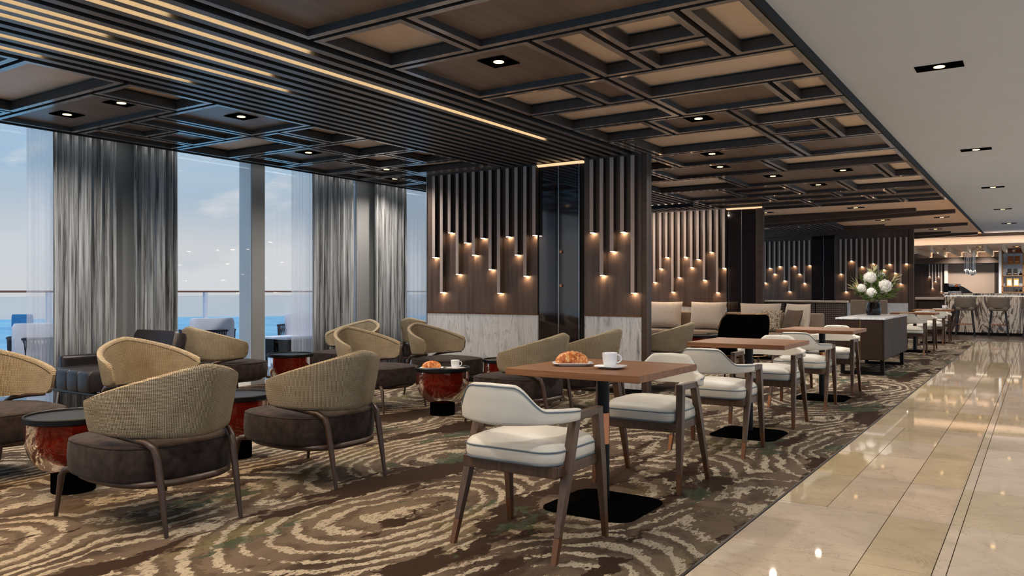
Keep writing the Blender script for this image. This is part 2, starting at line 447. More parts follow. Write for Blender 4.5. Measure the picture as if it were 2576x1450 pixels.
# ------------------------------------------------------------------ floor
floor = empty('floor', kind='structure')
B(-8.35, -4, -.06, -1.2, 21.3, 0).build('carpet', M['carpet'], floor)
B(-1.208, -4, -.05, -1.196, 21.3, .004).build('edge_strip', M['rim_dark'], floor)
B(-8.35, 21.3, -.06, 3.5, 30.2, .002).build('threshold', M['threshold'], floor)
B(-1.19, -4, -.09, 7, 21.3, -.03).build('tile_bed', plain('grout', lin(118, 100, 72), .8), floor)
rows = [-3.86, -3.03, -2.2, -1.37, -.54, .29, 1.12, 1.95, 2.78, 3.61, 4.445, 5.275, 6.06, 6.73, 7.41, 8.58, 9.75, 10.93, 12.3, 13.6, 14.9, 16.2, 17.5, 18.9, 20.1, 21.3]
xs_a = [-1.195, -.64, -.365]; xs_b = [-1.195, -.945, -.64, -.365]
tile_cache = {}
def tile(x0, x1, y0, y1, mi):
    gp = .002
    key = (round(x1-x0, 3), round(y1-y0, 3), mi)
    if key not in tile_cache:
        tile_cache[key] = B(0, 0, -.03, x1-x0-gp*2, y1-y0-gp*2, 0).build('tile', FM[mi], floor)
        tile_cache[key].location = (x0+gp, y0+gp, 0)
    else: share(tile_cache[key], 'tile', floor, (x0+gp, y0+gp, 0))
for i in range(len(rows)-1):
    xs = xs_b if i in (10, 11, 12, 13) else xs_a
    for j in range(len(xs)-1):
        tile(xs[j], xs[j+1], rows[i], rows[i+1], (0, 3, 1, 2, 0, 1)[(i*2+j*5+(i//3)) % 6])
    tile(-.365, -.315, rows[i], rows[i+1], (0, 1, 2)[i % 3])
    for j, (x0, x1) in enumerate(((-.315, .52), (.52, 1.35), (1.35, 2.2), (2.2, 3.1), (3.1, 4.2))):
        tile(x0, x1, rows[i], rows[i+1], (2, 0, 1, 2)[(i+j*3) % 4])

# ------------------------------------------------------------------ ceiling
ceiling = empty('ceiling', kind='structure')
ZC, ZW = 2.68, 2.744
B(-8.4, -4, 2.93, -1.25, 15.0, 3.0).build('ceiling_slab', M['groove'], ceiling)
B(-1.25, -4, ZW, 7, 25.2, 3.0).build('white_panel', M['white_ceiling'], ceiling)
B(-1.262, -4, ZC, -1.248, 25.2, 2.95).build('edge_fascia', M['groove'], ceiling)
B(-8.4, 15.0, ZW, -1.262, 25.2, 3.0).build('peach_panel', M['peach'], ceiling)
cof_cache = {}
def coffer(x0, x1, y0, y1, is_pale):
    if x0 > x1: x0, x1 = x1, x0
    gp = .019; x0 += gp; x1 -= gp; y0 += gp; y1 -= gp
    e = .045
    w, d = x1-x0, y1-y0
    key = (round(w, 2), round(d, 2), is_pale)
    h = .066 if is_pale else .042
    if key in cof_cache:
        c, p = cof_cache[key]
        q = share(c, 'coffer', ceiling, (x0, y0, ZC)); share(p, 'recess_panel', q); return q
    def loop(i, z): return [(i, i, z), (w-i, i, z), (w-i, d-i, z), (i, d-i, z)]
    mb = MB().ring_stack([loop(0, .25), loop(0, 0), loop(e, 0), loop(e+.004, h)], False, False)
    if is_pale: mb.ring_stack([loop(e+.004, h), loop(e-.03, h), loop(e-.03, h+.03)], False, False)
    mb.mi = {4: 1, 5: 1, 6: 1, 7: 1}
    c = mb.build('coffer', (M['rim_dark'], M['rim']), ceiling); c.location = (x0, y0, ZC)
    zp = h+.022 if is_pale else h
    k = e-.03 if is_pale else e
    p = B(k, k, zp, w-k, d-k, zp+.012).build('recess_panel', M['pale_panel'] if is_pale else M['ceil_panel'], c)
    cof_cache[key] = (c, p)
    return c
XR, XL = -1.25, -3.71
R = [
 (-3.71, -2.2, -1, 1.0, 0), (-2.2, -1.25, -1, 1.2, 0), (-3.71, -2.2, 1.0, 2.2, 0), (-3.71, -2.2, 2.2, 3.33, 0), (-2.2, -1.25, 1.2, 3.33, 0),
 (-3.71, -2.965, 3.33, 4.06, 1), (-2.965, -1.25, 3.33, 4.06, 0),
 (-3.71, -2.595, 4.06, 5.08, 0), (-2.595, -2.2, 4.06, 5.08, 1), (-2.2, -1.645, 4.06, 4.59, 1), (-2.2, -1.645, 4.59, 5.08, 1), (-1.645, -1.25, 4.06, 5.08, 1),
 (-3.71, -2.955, 5.08, 5.83, 1), (-2.955, -2.59, 5.08, 5.83, 0), (-2.59, -1.25, 5.08, 5.83, 1),
 (-3.71, -2.59, 5.83, 6.56, 1), (-2.59, -1.64, 5.83, 6.56, 0), (-1.64, -1.25, 5.83, 6.56, 1),
 (-3.71, -2.95, 6.56, 7.29, 1), (-2.95, -2.195, 6.56, 7.29, 0), (-2.195, -1.25, 6.56, 7.29, 1),
 (-3.71, -3.56, 7.29, 8.34, 0), (-3.56, -2.18, 7.29, 8.34, 1), (-2.18, -1.645, 7.29, 7.83, 0), (-2.18, -1.645, 7.83, 8.34, 0), (-1.645, -1.25, 7.29, 8.34, 1),
 (-4.95, -3.68, 8.34, 9.28, 1), (-3.68, -2.19, 8.34, 9.28, 0), (-2.19, -1.25, 8.34, 9.28, 0),
 (-4.95, -4.17, 9.28, 10.3, 1), (-4.17, -2.7, 9.28, 10.3, 0), (-2.7, -1.25, 9.28, 10.3, 1),
 (-4.95, -3.58, 10.3, 11.58, 1), (-3.58, -1.645, 10.3, 11.58, 0), (-1.645, -1.25, 10.3, 11.58, 1),
 (-4.95, -4.0, 11.58, 12.85, 0), (-4.0, -3.08, 11.58, 12.2, 0), (-4.0, -3.08, 12.2, 12.85, 0), (-3.08, -2.335, 11.58, 12.85, 0), (-2.335, -1.25, 11.58, 12.85, 1),
 (-4.95, -3.71, 12.85, 13.6, 0), (-3.71, -2.675, 12.85, 13.6, 0), (-2.675, -1.905, 12.85, 13.6, 0), (-1.905, -1.25, 12.85, 13.6, 0),
 (-4.95, -3.3, 13.6, 14.3, 0), (-3.3, -2.29, 13.6, 14.3, 0), (-2.29, -1.25, 13.6, 14.3, 0),
 (-4.95, -3.3, 14.3, 14.97, 0), (-3.3, -1.9, 14.3, 14.97, 0), (-1.9, -1.25, 14.3, 14.97, 0)]
L = [
 (-7.77, -5.57, .2, 1.5, 0), (-7.77, -5.57, 1.5, 2.55, 0), (-7.29, -5.57, 2.55, 3.27, 1), (-7.77, -7.29, 2.55, 3.27, 0),
 (-6.095, -5.57, 3.27, 4.02, 1), (-7.77, -6.095, 3.27, 4.02, 0),
 (-6.45, -5.57, 4.02, 5.06, 0), (-6.84, -6.45, 4.02, 5.06, 0), (-7.38, -6.84, 4.02, 4.525, 0), (-7.38, -6.84, 4.525, 5.06, 0), (-7.77, -7.38, 4.02, 5.06, 0),
 (-6.085, -5.57, 5.06, 5.78, 1), (-6.44, -6.085, 5.06, 5.78, 0), (-7.77, -6.44, 5.06, 5.78, 1),
 (-6.45, -5.57, 5.78, 6.53, 1), (-7.41, -6.45, 5.78, 6.53, 0), (-7.77, -7.41, 5.78, 6.53, 0),
 (-6.085, -5.57, 6.53, 7.26, 1), (-6.83, -6.085, 6.53, 7.26, 1), (-7.77, -6.83, 6.53, 7.26, 0),
 (-6.7, -5.57, 7.26, 7.86, 1), (-7.355, -6.7, 7.26, 7.86, 0), (-7.77, -7.355, 7.26, 7.86, 0),
 (-7.2, -6.75, 7.86, 8.58, 1), (-7.77, -7.2, 7.86, 8.58, 0), (-7.77, -6.75, 8.58, 9.6, 1), (-7.77, -6.75, 9.6, 11, 0), (-7.77, -6.75, 11, 12.5, 0)]
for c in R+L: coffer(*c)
B(-5.57, 7.86, ZC, -6.75, 8.07, ZC+.2).build('coffer', M['rim'], ceiling)
B(-7.80, -1, ZC-.01, -7.77, 14, 2.93).build('edge_fascia', M['groove'], ceiling)
def slat_mesh(*a):
    mb = B(*a); mb.mi = {0: 1}
    return mb.build('slat', (M['slat_shade'], M['slat']), ceiling)
# slats and the light strips in the gaps between them
PIT = .1275
s0 = None
for k in range(15):
    x = -3.816-k*PIT+.0
    if x < -5.56: break
    if s0 is None:
        s0 = slat_mesh(-.031, 0, 0, .031, 9.05, .11); s0.location = (x, -1, ZC)
    else: share(s0, 'slat', ceiling, (x, -1, ZC))
B(-5.57, -1, 2.86, -3.71, 8.05, 2.88).build('slat_backing', M['groove'], ceiling)
for gi, y1 in ((0, 3.53), (1, 2.62), (2, 6.88), (5, 3.75), (6, 2.62), (7, 4.11), (10, 3.53), (12, 2.61)):
    x = -3.88-gi*PIT
    B(x-.010, -1, ZC+.022, x+.010, y1, ZC+.032).build('light_strip', M['led'], ceiling, label='glowing warm light strip')
s1 = None
for k in range(15):
    x = -5.02-k*PIT
    if s1 is None:
        s1 = slat_mesh(-.031, 0, 0, .031, 5.95, .11); s1.location = (x, 8.25, ZC)
    else: share(s1, 'slat', ceiling, (x, 8.25, ZC))
B(-7, 8.25, 2.86, -4.97, 14.2, 2.88).build('slat_backing', M['groove'], ceiling)
s2 = None
for k in range(12):
    x = -3.95-k*PIT
    if s2 is None:
        s2 = slat_mesh(-.031, 0, 0, .031, 3.4, .09); s2.location = (x, 18.0, 2.655)
    else: share(s2, 'slat', ceiling, (x, 18.0, 2.655))
# wedge-shaped beams below the peach soffit
def wedge(y, x1, x0, t0, t1, dy=.16):
    t0, t1 = t1, t0
    # deep end at x0 (t0), thin end at x1 (t1)
    mb = MB().hexa([(x0, y, ZW-t0), (x1, y, ZW-t1), (x1, y+dy, ZW-t1), (x0, y+dy, ZW-t0), (x0, y, ZW), (x1, y, ZW), (x1, y+dy, ZW), (x0, y+dy, ZW)])
    mb.build('beam', M['beam'], ceiling)
wedge(16.75, -1.96, -5.9, .07, .21)
wedge(17.45, -1.36, -5.9, .07, .22)
wedge(20.45, -3.06, -6.6, .06, .24)
wedge(20.95, -1.38, -6.6, .06, .25)
wedge(23.75, -1.95, -6.6, .06, .26)
wedge(24.55, -1.38, -6.6, .06, .27)

# downlights
SPOT = bpy.data.lights.new('downlight_lamp', 'SPOT')
SPOT.energy = DOWN_W; SPOT.color = (1, .92, .82); SPOT.spot_size = math.radians(150); SPOT.spot_blend = 1.0; SPOT.shadow_soft_size = .04
SPOT_BAR = SPOT.copy(); SPOT_BAR.energy = DOWN_W*1.5
def downlight(x, y, zz, label, wide=False, power=True):
    t = thing('downlight', label, 'ceiling light', (x, y, zz), 0, 'recessed downlights')
    w, d = (.15, .075) if wide else (.105, .105)
    mb = MB(); k = .5
    mb.ring_stack([[(-w, -d, .0), (w, -d, .0), (w, d, .0), (-w, d, .0)], [(-w, -d, -.006), (w, -d, -.006), (w, d, -.006), (-w, d, -.006)],
                   [(-w*k, -d*.7, -.006), (w*k, -d*.7, -.006), (w*k, d*.7, -.006), (-w*k, d*.7, -.006)], [(-w*k, -d*.7, .0), (w*k, -d*.7, .0), (w*k, d*.7, .0), (-w*k, d*.7, .0)]], False, True)
    mb.build('trim', M['blackmatt'], t)
    MB().lathe([(.036, -.002), (.036, -.0055)], 20).build('lens', M['lens'], t, 40)
    if power:
        lo = bpy.data.objects.new('lamp', SPOT if y < 25 else SPOT_BAR); COL.objects.link(lo); lo.parent = t; lo.location = (0, 0, -.03)
    return t
ZU = ZC+.042
for x, y, lab in ((-3.07, 4.44, 'square downlight in the walnut coffer nearest the camera, beside the slats'),
                  (-2.57, 6.9, 'square downlight in the coffer just before the long pale one above the first wall'),
                  (-3.1, 8.75, 'square downlight in a long coffer right of the first panelled wall'),
                  (-3.34, 9.72, 'square downlight one coffer behind the one right of the first wall'),
                  (-3.01, 10.9, 'left of two downlights sharing a wide brown coffer over the dining row'),
                  (-2.11, 10.87, 'right of two downlights sharing a wide brown coffer over the dining row'),
                  (-2.70, 12.15, 'small square downlight farthest back in the brown coffered ceiling'),
                  (-7.16, 3.64, 'downlight in the wide coffer near the window, on its window side'),
                  (-6.35, 3.67, 'downlight in the wide coffer near the window, on its slat side'),
                  (-5.95, 4.55, 'downlight in the square coffer between the slats and the first curtain'),
                  (-6.86, 6.15, 'downlight in the coffer above the bare white column'),
                  (-6.98, 7.56, 'downlight in the coffer near the top left corner of the first wall'),
                  (-7.46, 8.25, 'last downlight beside the window, almost hidden behind the coffer edge')):
    downlight(x, y, ZU-.001, lab)
for i, y in enumerate((6.33, 10.25, 14.1, 17.93, 21.76)):
    downlight(-.59, y, ZW-.001, ORD[i]+' rectangular downlight from the camera along the white ceiling', True)
for i, y in enumerate((-1.5, 2.4, 6.33, 10.25, 14.1, 17.93, 21.76)):  # unseen second row, added to light the room
    downlight(1.6, y, ZW-.001, 'added unseen rectangular downlight of the second row over the marble walkway, number %s from the rear' % ORD[i], True)
downlight(-.59, 2.4, ZW-.001, 'added unseen rectangular downlight directly above the camera', True)  # out of view, added for more light on the walkway
for x, y, lab in ((-2.9, 1.7, 'added unseen coffer downlight above the camera, over the carpet edge'), (-2.9, .3, 'added unseen coffer downlight behind the camera'), (-6.6, 2.0, 'added coffer downlight near the window, outside the view'), (-6.6, .9, 'added unseen coffer downlight near the window behind the camera')):  # unseen lamps added to brighten the near carpet and ceiling
    downlight(x, y, ZU-.001, lab)
downlight(-1.74, 19.2, ZW-.001, 'lone rectangular downlight in the peach soffit between the beams', True)

# ------------------------------------------------------------------ windows, columns, curtains, terrace
M['shade_face'] = plain('grey_column_shade', lin(128, 128, 128), .5, var=.02, sc=3)  # grey stands in for shade on the columns' room side
def column(y0, y1, x0=-8.29):
    c = structure(B(x0, y0, 0, -8.07, y1, 2.93), 'column', M['column'])
    B(-8.069, y0+.002, 0, -8.05, y1-.002, 2.93).build('shade_face', M['shade_face'], c)  # thin sheet that carries the painted shade
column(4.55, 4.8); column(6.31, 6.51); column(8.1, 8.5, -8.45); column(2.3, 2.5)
for i, (a, b) in enumerate(((-1, 2.3), (2.5, 4.55), (4.8, 6.31), (6.51, 8.1), (8.5, 11.5))):
    w = empty('window_%d' % (i+1), kind='structure')
    B(-8.078, a, .04, -8.072, b, 2.92).build('pane', M['window'], w)
    B(-8.12, a, 0, -8.065, b, .04).build('frame', M['column'], w)
M['added_pocket_strip'] = emit('added_curtain_strip', (1, .96, .9, 1), 5)
B(-7.85, 3.6, 2.70, -7.832, 9.8, 2.712).build('light_strip', M['added_pocket_strip'], ceiling, label='added unseen white strip in the curtain pocket')  # unseen strip added to brighten the drapes from above
def drape(y0, y1, label, folds, x=-7.93):
    t = thing('curtain', label, 'curtain', (x, y0, 0))
    n = folds*10; L_ = y1-y0; rows_ = []
    ph = random.random()*6
    def prof(k, zz):
        u = k/n
        a = .045+.018*math.sin(u*9+ph)
        return a*math.sin(u*folds*2*PI+.7*math.sin(u*14+ph)+.12*math.sin(zz*1.5))
    zs = [0.012, .7, 1.4, 2.1, 2.75]
    mb = MB()
    for zz in zs:
        sp = 1.0+.0*zz
        for k in range(n+1): mb.v.append((prof(k, zz), L_*k/n*sp, zz))
    for r in range(len(zs)-1):
        for k in range(n):
            a = r*(n+1)+k
            mb.f.append((a, a+1, a+n+2, a+n+1))
    o = mb.build('drape', M['curtain'], t, 80)
    so = o.modifiers.new('solid', 'SOLIDIFY'); so.thickness = .006
    return t
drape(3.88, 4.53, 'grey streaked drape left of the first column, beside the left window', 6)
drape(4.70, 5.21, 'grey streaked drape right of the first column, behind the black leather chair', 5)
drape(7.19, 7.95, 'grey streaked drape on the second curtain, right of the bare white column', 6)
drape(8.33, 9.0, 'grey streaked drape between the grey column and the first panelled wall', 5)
def sheer(y0, y1, label):
    t = thing('sheer_curtain', label, 'curtain', (-8.02, y0, 0))
    mb = MB(); n = 24
    for zz in (.015, 2.8):
        for k in range(n+1): mb.v.append((.018*math.sin(k*1.9), (y1-y0)*k/n, zz))
    for k in range(n): mb.f.append((k, k+1, k+n+2, k+n+1))
    mb.build('voile', M['sheer'], t, 80)
sheer(3.70, 3.98, 'white translucent voile at the left edge of the first drape')
sheer(6.90, 7.30, 'white translucent voile at the left edge of the second curtain')
sheer(9.05, 9.75, 'white translucent voile between the last drape and the panelled wall')

terrace = empty('terrace', kind='structure')
B(-12.3, -3, -.12, -8.3, 22, -.01).build('paving', M['deck'], terrace)
seao = MB().lathe([(540, -15.0), (540, -14.9)], 96).build('sea', M['sea']); seao['kind'] = 'structure'
rt = thing('terrace_railing', 'teak-topped glass railing along the terrace beyond the windows', 'railing', (-12, 0, 0))
B(-.05, -2, 1.135, .03, 20, 1.165).build('handrail', M['rail'], rt)
for k in range(8): B(-.006, -1.9+k*2.6, .06, .006, -1.9+k*2.6+2.5, 1.08).build('glass_panel', M['balustrade'], rt)
for k in range(9): B(-.03, -1.99+k*2.6, -.01, .03, -1.93+k*2.6, 1.14).build('post', M['outwhite'], rt)
def outchair(x, y, rz, label):
    t = thing('terrace_chair', label, 'outdoor chair', (x, y, -.01), rz, 'terrace chairs')
    pts = [(.36*math.sin(a), -.36*math.cos(a)) for a in [(-PI*.62)+k*PI*1.24/40 for k in range(41)]]
    MB().tube([(px, py, .63) for px, py in pts], .016, 6).build('top_rail', M['rope'], t, 60)
    MB().tube([(px*.97, py*.97, .30) for px, py in pts], .016, 6).build('lower_rail', M['rope'], t, 60)
    mb = MB()
    for k in range(0, 40):
        a, b = pts[k], pts[k+1]
        mb.tube([(a[0], a[1], .63), (b[0]*.97, b[1]*.97, .30)], .0055, 4)
        mb.tube([(b[0], b[1], .63), (a[0]*.97, a[1]*.97, .30)], .0055, 4)
    mb.build('rope_weave', M['rope'], t)['kind'] = 'stuff'
    MB().outline(rrect(.60, .58, .1), [(.95, .30), (1, .33), (1, .42), (.94, .45)]).build('seat_cushion', M['outwhite'], t, 50)
    MB().outline(rrect(.58, .16, .07, cy=-.24), [(.95, .43), (1, .46), (1, .76), (.93, .80)]).build('back_cushion', M['outwhite'], t, 50)
    for sx in (-1, 1):
        for sy in (-1, 1): MB().tube([(sx*.26, sy*.24, .31), (sx*.29, sy*.28, 0)], [.017, .012], 6).build('leg', M['rope'], t, 60)
    return t
outchair(-9.6, 4.62, 1.03, 'dark rope terrace chair with white cushion outside the left window')
outchair(-9.55, 6.75, 1.2, 'dark rope terrace chair with white cushions outside the middle window')
outchair(-9.7, 8.55, PI/2+2.3, 'white cushioned terrace chair beside the black outdoor side table')
t = thing('terrace_side_table', 'square black side table outside, right of the white column', 'table', (-9.35, 8.0, -.01))
B(-.3, -.3, .46, .3, .3, .49).build('tabletop', M['outwhite'], t, bevel=.004)
B(-.24, -.24, 0, -.05, .24, .46).build('leg', M['black'], t); B(.05, -.24, 0, .24, .24, .46).build('leg', M['black'], t)
t = thing('terrace_bench', 'blue cushioned terrace seat beside the railing, left window', 'outdoor chair', (-10.4, 4.75, -.01), .3)
MB().outline(rrect(.26, .14, .06), [(.95, .42), (1, .45), (1, .84), (.95, .88)]).build('back_cushion', M['blue'], t, 50)
MB().outline(rrect(.26, .5, .06, cx=0, cy=.3), [(.95, .30), (1, .33), (1, .42), (.95, .45)]).build('seat_cushion', M['blue'], t, 50)
B(-.12, -.05, 0, .12, .52, .30).build('base', M['outwhite'], t)

# ------------------------------------------------------------------ panelled walls
TP = [0]
def tube_light(x, y, zb, where, i, ztop=2.66):
    t = thing('tube_light', '%s tube light from the left on %s' % (ORD[i], where), 'wall light', (x, y, zb), 0, 'tube lights on '+where)
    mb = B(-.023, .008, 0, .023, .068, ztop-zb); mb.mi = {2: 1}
    mb.build('tube', (M['tube_shade'], M['tube']), t)
    B(-.018, .013, -.002, .018, .060, 0).build('lens', M['tube_lens'], t)
def wall_block(name, x0, x1, y, where, parts, thick=.12, ztop=2.74):
    w = empty(name, kind='structure')
    B(x0, y+.06, 0, x1, y+thick, ztop).build('core', M['bar_dark'], w)
    for kind, a, b in parts:
        if kind == 'panel':
            B(a, y, .885, b, y+.06, ztop).build('wood_panel', M['panel_wood'], w)
            n = max(1, round((b-a)/.62))
            for k in range(n):
                q0, q1 = a+(b-a)*k/n, a+(b-a)*(k+1)/n
                B(q0+.0015, y+.004, 0.06, q1-.0015, y+.06, .868).build('marble_slab', M['marble'], w)
            B(a, y-.004, .868, b, y+.06, .885).build('metal_strip', M['bronze'], w)
            B(a, y+.012, 0, b, y+.06, .06).build('plinth', M['black'], w)
        elif kind == 'glass':
            n = 2
            for k in range(n):
                q0, q1 = a+(b-a)*k/n, a+(b-a)*(k+1)/n
                B(q0+.004, y+.02, 0, q1-.004, y+.06, ztop-.09).build('glass_panel', M['glassdark'], w)
                B(q1-.005, y+.014, 0, q1+.005, y+.06, ztop-.09).build('metal_joint', M['steel'], w)
        elif kind == 'post':
            B(a, y-.01, 0, b, y+.06, ztop).build('post', M['beam'], w, bevel=.004)
        elif kind == 'gap':
            B(a, y+.05, 0, b, y+.06, ztop).build('recess', M['groove'], w)
    return w
W1 = [1.596, 1.138, 1.908, 1.371, 1.769, 1.609, 1.817, 1.424, 1.129, 1.821, 1.596, 1.336, 1.824]
W1R = [1.822, 1.333, 1.601, 1.813, 1.134]
W2 = [1.329, 1.587, 1.803, 1.139, 1.414, 1.798, 1.6, 1.75, 1.361, 1.878, 1.13, 1.577]
W3 = [1.387, 1.78, 1.624, 1.823, 1.44, 1.153, 1.824, 1.616, 1.367, 1.837]
W3R = [1.603, 1.148, 1.932, 1.333, 1.781, 1.621, 1.856, 1.435, 1.695, 1.835, 1.613, 1.341, 1.841]
w = wall_block('wall_front', -6.74, -3.60, 8.08, '', [('panel', -6.74, -5.02), ('glass', -5.015, -4.46), ('gap', -4.46, -4.385), ('panel', -4.382, -3.665), ('post', -3.66, -3.60)])
B(-6.745, 8.07, 0, -6.73, 8.2, 2.74).build('end_trim', M['steel'], w)
B(-5.02, 8.06, 2.645, -4.40, 8.12, 2.67).build('light_strip', M['cove'], w, label='glowing peach light strip')
for k, kk in enumerate((0, 1)): MB().lathe([(.018, 0), (.018, .02)], 12).build('glass_fixing', M['copper'], w, 40); COL.objects[-1].location = (-4.70, 8.1, 1.62-.4*kk); COL.objects[-1].rotation_euler = (PI/2, 0, 0)
for i, zb in enumerate(W1): tube_light(-6.578+i*.12875, 8.012, zb, 'the wide left panel of the nearest feature wall', i)
for i, zb in enumerate(W1R): tube_light(-4.258+i*.128, 8.012, zb, 'the narrow right panel of the nearest feature wall', i)
w = wall_block('wall_middle', -6.9, -4.115, 14.24, '', [('panel', -6.9, -4.77), ('glass', -4.765, -4.235), ('post', -4.23, -4.115)])
B(-4.76, 14.2, 2.645, -4.12, 14.26, 2.67).build('light_strip', M['cove'], w, label='glowing peach light strip')
for i, zb in enumerate(W2): tube_light(-6.168+i*.124, 14.172, zb, 'the second feature wall behind the beige sofa', i)
B(-6.9, 13.10, 2.62, -4.98, 13.115, 2.68).build('added_cove_lip', M['groove'], w)  # lip added to block the direct view of the strip
B(-6.9, 13.14, 2.65, -5.10, 13.19, 2.662).build('light_strip', M['wallwash'], w, label='glowing wall washing strip')
w = wall_block('wall_back', -6.9, -2.58, 21.7, '', [('panel', -6.9, -4.985), ('glass', -4.98, -4.42), ('panel', -4.415, -2.70), ('post', -2.69, -2.58)])
for i, zb in enumerate(W3): tube_light(-6.191+i*.1287, 21.632, zb, 'the left panel of the farthest feature wall', i, 2.5)
for i, zb in enumerate(W3R): tube_light(-4.259+i*.1272, 21.632, zb, 'the right panel behind the flowers', i, 2.5)

# ------------------------------------------------------------------ woven tub armchairs
def shell(mb, a, b, y0, phm, ztop, zbot, thick, flare, n=44, taper=.05):
    rows_ = []; L_ = 0; prev = None
    for i in range(n+1):
        t = -1+2*i/n; ph = t*phm
        cx, cy = a*math.sin(ph), y0-b*math.cos(ph)
        nx, ny = math.sin(ph)/a, -math.cos(ph)/b
        q = math.hypot(nx, ny); nx /= q; ny /= q
        zt, zb = ztop(abs(t)), zbot(abs(t))
        e = min(1, (1-abs(t))/taper); e = math.sqrt(max(0.0, 1-(1-e)**2))
        mid = (zt+zb)/2
        hh = (zt-zb)/2*(.55+.45*e)
        th = thick*(.45+.55*e)
        if prev: L_ += math.hypot(cx-prev[0], cy-prev[1])
        prev = (cx, cy)
        sec = []
        prof = [(-.5, -.98), (.0, -1.0), (.42, -.93), (.5, -.8), (.5, -.3), (.5, .3), (.5, .8), (.42, .94), (.0, 1.0), (-.42, .94), (-.5, .8), (-.5, .3), (-.5, -.3), (-.5, -.8)]
        for o, v in prof:
            zz = mid+v*hh
            fl = flare*((zz-zbot(0))/(ztop(0)-zbot(0)))
            off = o*th+fl
            sec.append((cx+nx*off, cy+ny*off, zz))
        rows_.append((sec, L_))
    m_ = len(rows_[0][0]); b0 = len(mb.v)
    for sec, l in rows_:
        for k, p in enumerate(sec):
            mb.uv[len(mb.v)] = (l*1.6, p[2]*1.6); mb.v.append(p)
    for i in range(n):
        for k in range(m_):
            j = (k+1) % m_
            mb.f.append((b0+i*m_+k, b0+(i+1)*m_+k, b0+(i+1)*m_+j, b0+i*m_+j))
    mb.f.append(tuple(b0+k for k in range(m_))); mb.f.append(tuple(b0+n*m_+k for k in reversed(range(m_))))
    return mb
def sstep(a, b, x):
    x = max(0, min(1, (x-a)/(b-a))); return x*x*(3-2*x)
def make_armchair(name, label, wmat, smat):
    t = thing(name, label, 'armchair', (0, 0, 0), 0, 'woven tub armchairs')
    zt = lambda s: .80-.175*s**1.25; zb = lambda s: .438+.035*s**1.6
    mb = shell(MB(), .325, .355, .0, math.radians(93), zt, zb, .042, .065)
    sh = mb.build('backrest', wmat, t, 60)
    # piping along the upper edge
    seam = []
    for i in range(41):
        s_ = (-1+2*i/40)*.97; ph = s_*math.radians(93)
        k_ = .020+.065*(zt(abs(s_))-.03-.445)/.34
        seam.append(((.325+k_-.041)*math.sin(ph), -(.355+k_-.041)*math.cos(ph), zt(abs(s_))-.03))
    MB().tube(seam, .0035, 5).build('edge_piping', wmat, sh, 60)
    # seat
    out = []
    for i in range(40):
        a_ = 2*PI*i/40
        c_, s_ = math.cos(a_), math.sin(a_)
        k = 4.2 if s_ > 0 else 2.9
        x = .345*math.copysign(abs(c_)**(2/k), c_); y = .01+(.365 if s_ > 0 else .335)*math.copysign(abs(s_)**(2/k), s_)
        out.append((x*(1-.06*(y > 0)*(y/.36)), y))
    st = MB().outline(out, [(.92, .236), (.975, .241), (1.0, .258), (1.012, .32), (1.0, .388), (.985, .405), (.95, .414), (.7, .428), (.35, .436), (.05, .438)]).build('seat', smat, t, 60)
    MB().tube([(x*.985, y*.985+.0, .405) for x, y in out]+[(out[0][0]*.985, out[0][1]*.985, .405)], .004, 5).build('piping', smat, st, 60)
    fr = []
    for i in range(41):
        a_ = 2*PI*i/40; c_, s_ = math.cos(a_), math.sin(a_)
        fr.append((.305*math.copysign(abs(c_)**.75, c_), .0+.35*math.copysign(abs(s_)**.75, s_), .232))
    MB().tube(fr, .017, 6).build('seat_frame', M['armleg'], t, 60)
    for sx in (-1, 1):
        MB().tube([(sx*.27, .315, .245), (sx*.285, .345, .238), (sx*.293, .362, .21), (sx*.305, .392, 0)], [.016, .017, .017, .010], 8).build('front_leg', M['armleg'], t, 60)
        MB().tube([(sx*.206, -.415, 0), (sx*.207, -.375, .22), (sx*.209, -.348, .36), (sx*.214, -.328, .408), (sx*.228, -.285, .434), (sx*.272, -.16, .455), (sx*.298, -.0, .468)], [.010, .017, .019, .019, .017, .014, .010], 8).build('rear_leg', M['armleg'], t, 60)
    return t
ac = make_armchair('tub_armchair', 'woven tub armchair in front, its back to the camera, nearest of all', M['weave'], M['velvet'])
ac.location = (-3.8, 2.38, 0); ac.rotation_euler = (0, 0, PI/2)
def arm(x, y, rz, label): return dup(ac, (x, y, 0), rz, label)
arm(-3.8, 3.45, PI/2, 'woven tub armchair seen from behind, second from the front, right of the nearest')
arm(-3.8, 5.85, PI/2, 'woven tub armchair seen from behind, half covered by the nearest dining table')
arm(-3.8, 6.9, PI/2, 'woven tub armchair showing just its back above the croissant on the dining table')
arm(-3.78, 8.8, PI/2, 'woven tub armchair beyond the first feature wall, in front of the sofa')
arm(-5.5, 2.35, -PI/2, 'woven tub armchair cut off by the left edge of the frame')
arm(-5.5, 3.45, -PI/2, 'woven tub armchair with its inner back visible, behind the nearest one')
arm(-5.5, 5.8, -PI/2, 'woven tub armchair facing the amber table with the croissant')
arm(-5.5, 6.9, -PI/2, 'woven tub armchair against the marble wall, behind the croissant table')
arm(-7.13, 5.25, 0.0, 'brown looking tub armchair seen from behind in front of the bare column')
arm(-7.13, 7.0, PI, 'tub armchair facing the camera, in front of the second curtain')
arm(-7.13, 8.6, 0.0, 'dark tub armchair peeking out between curtain and marble wall')

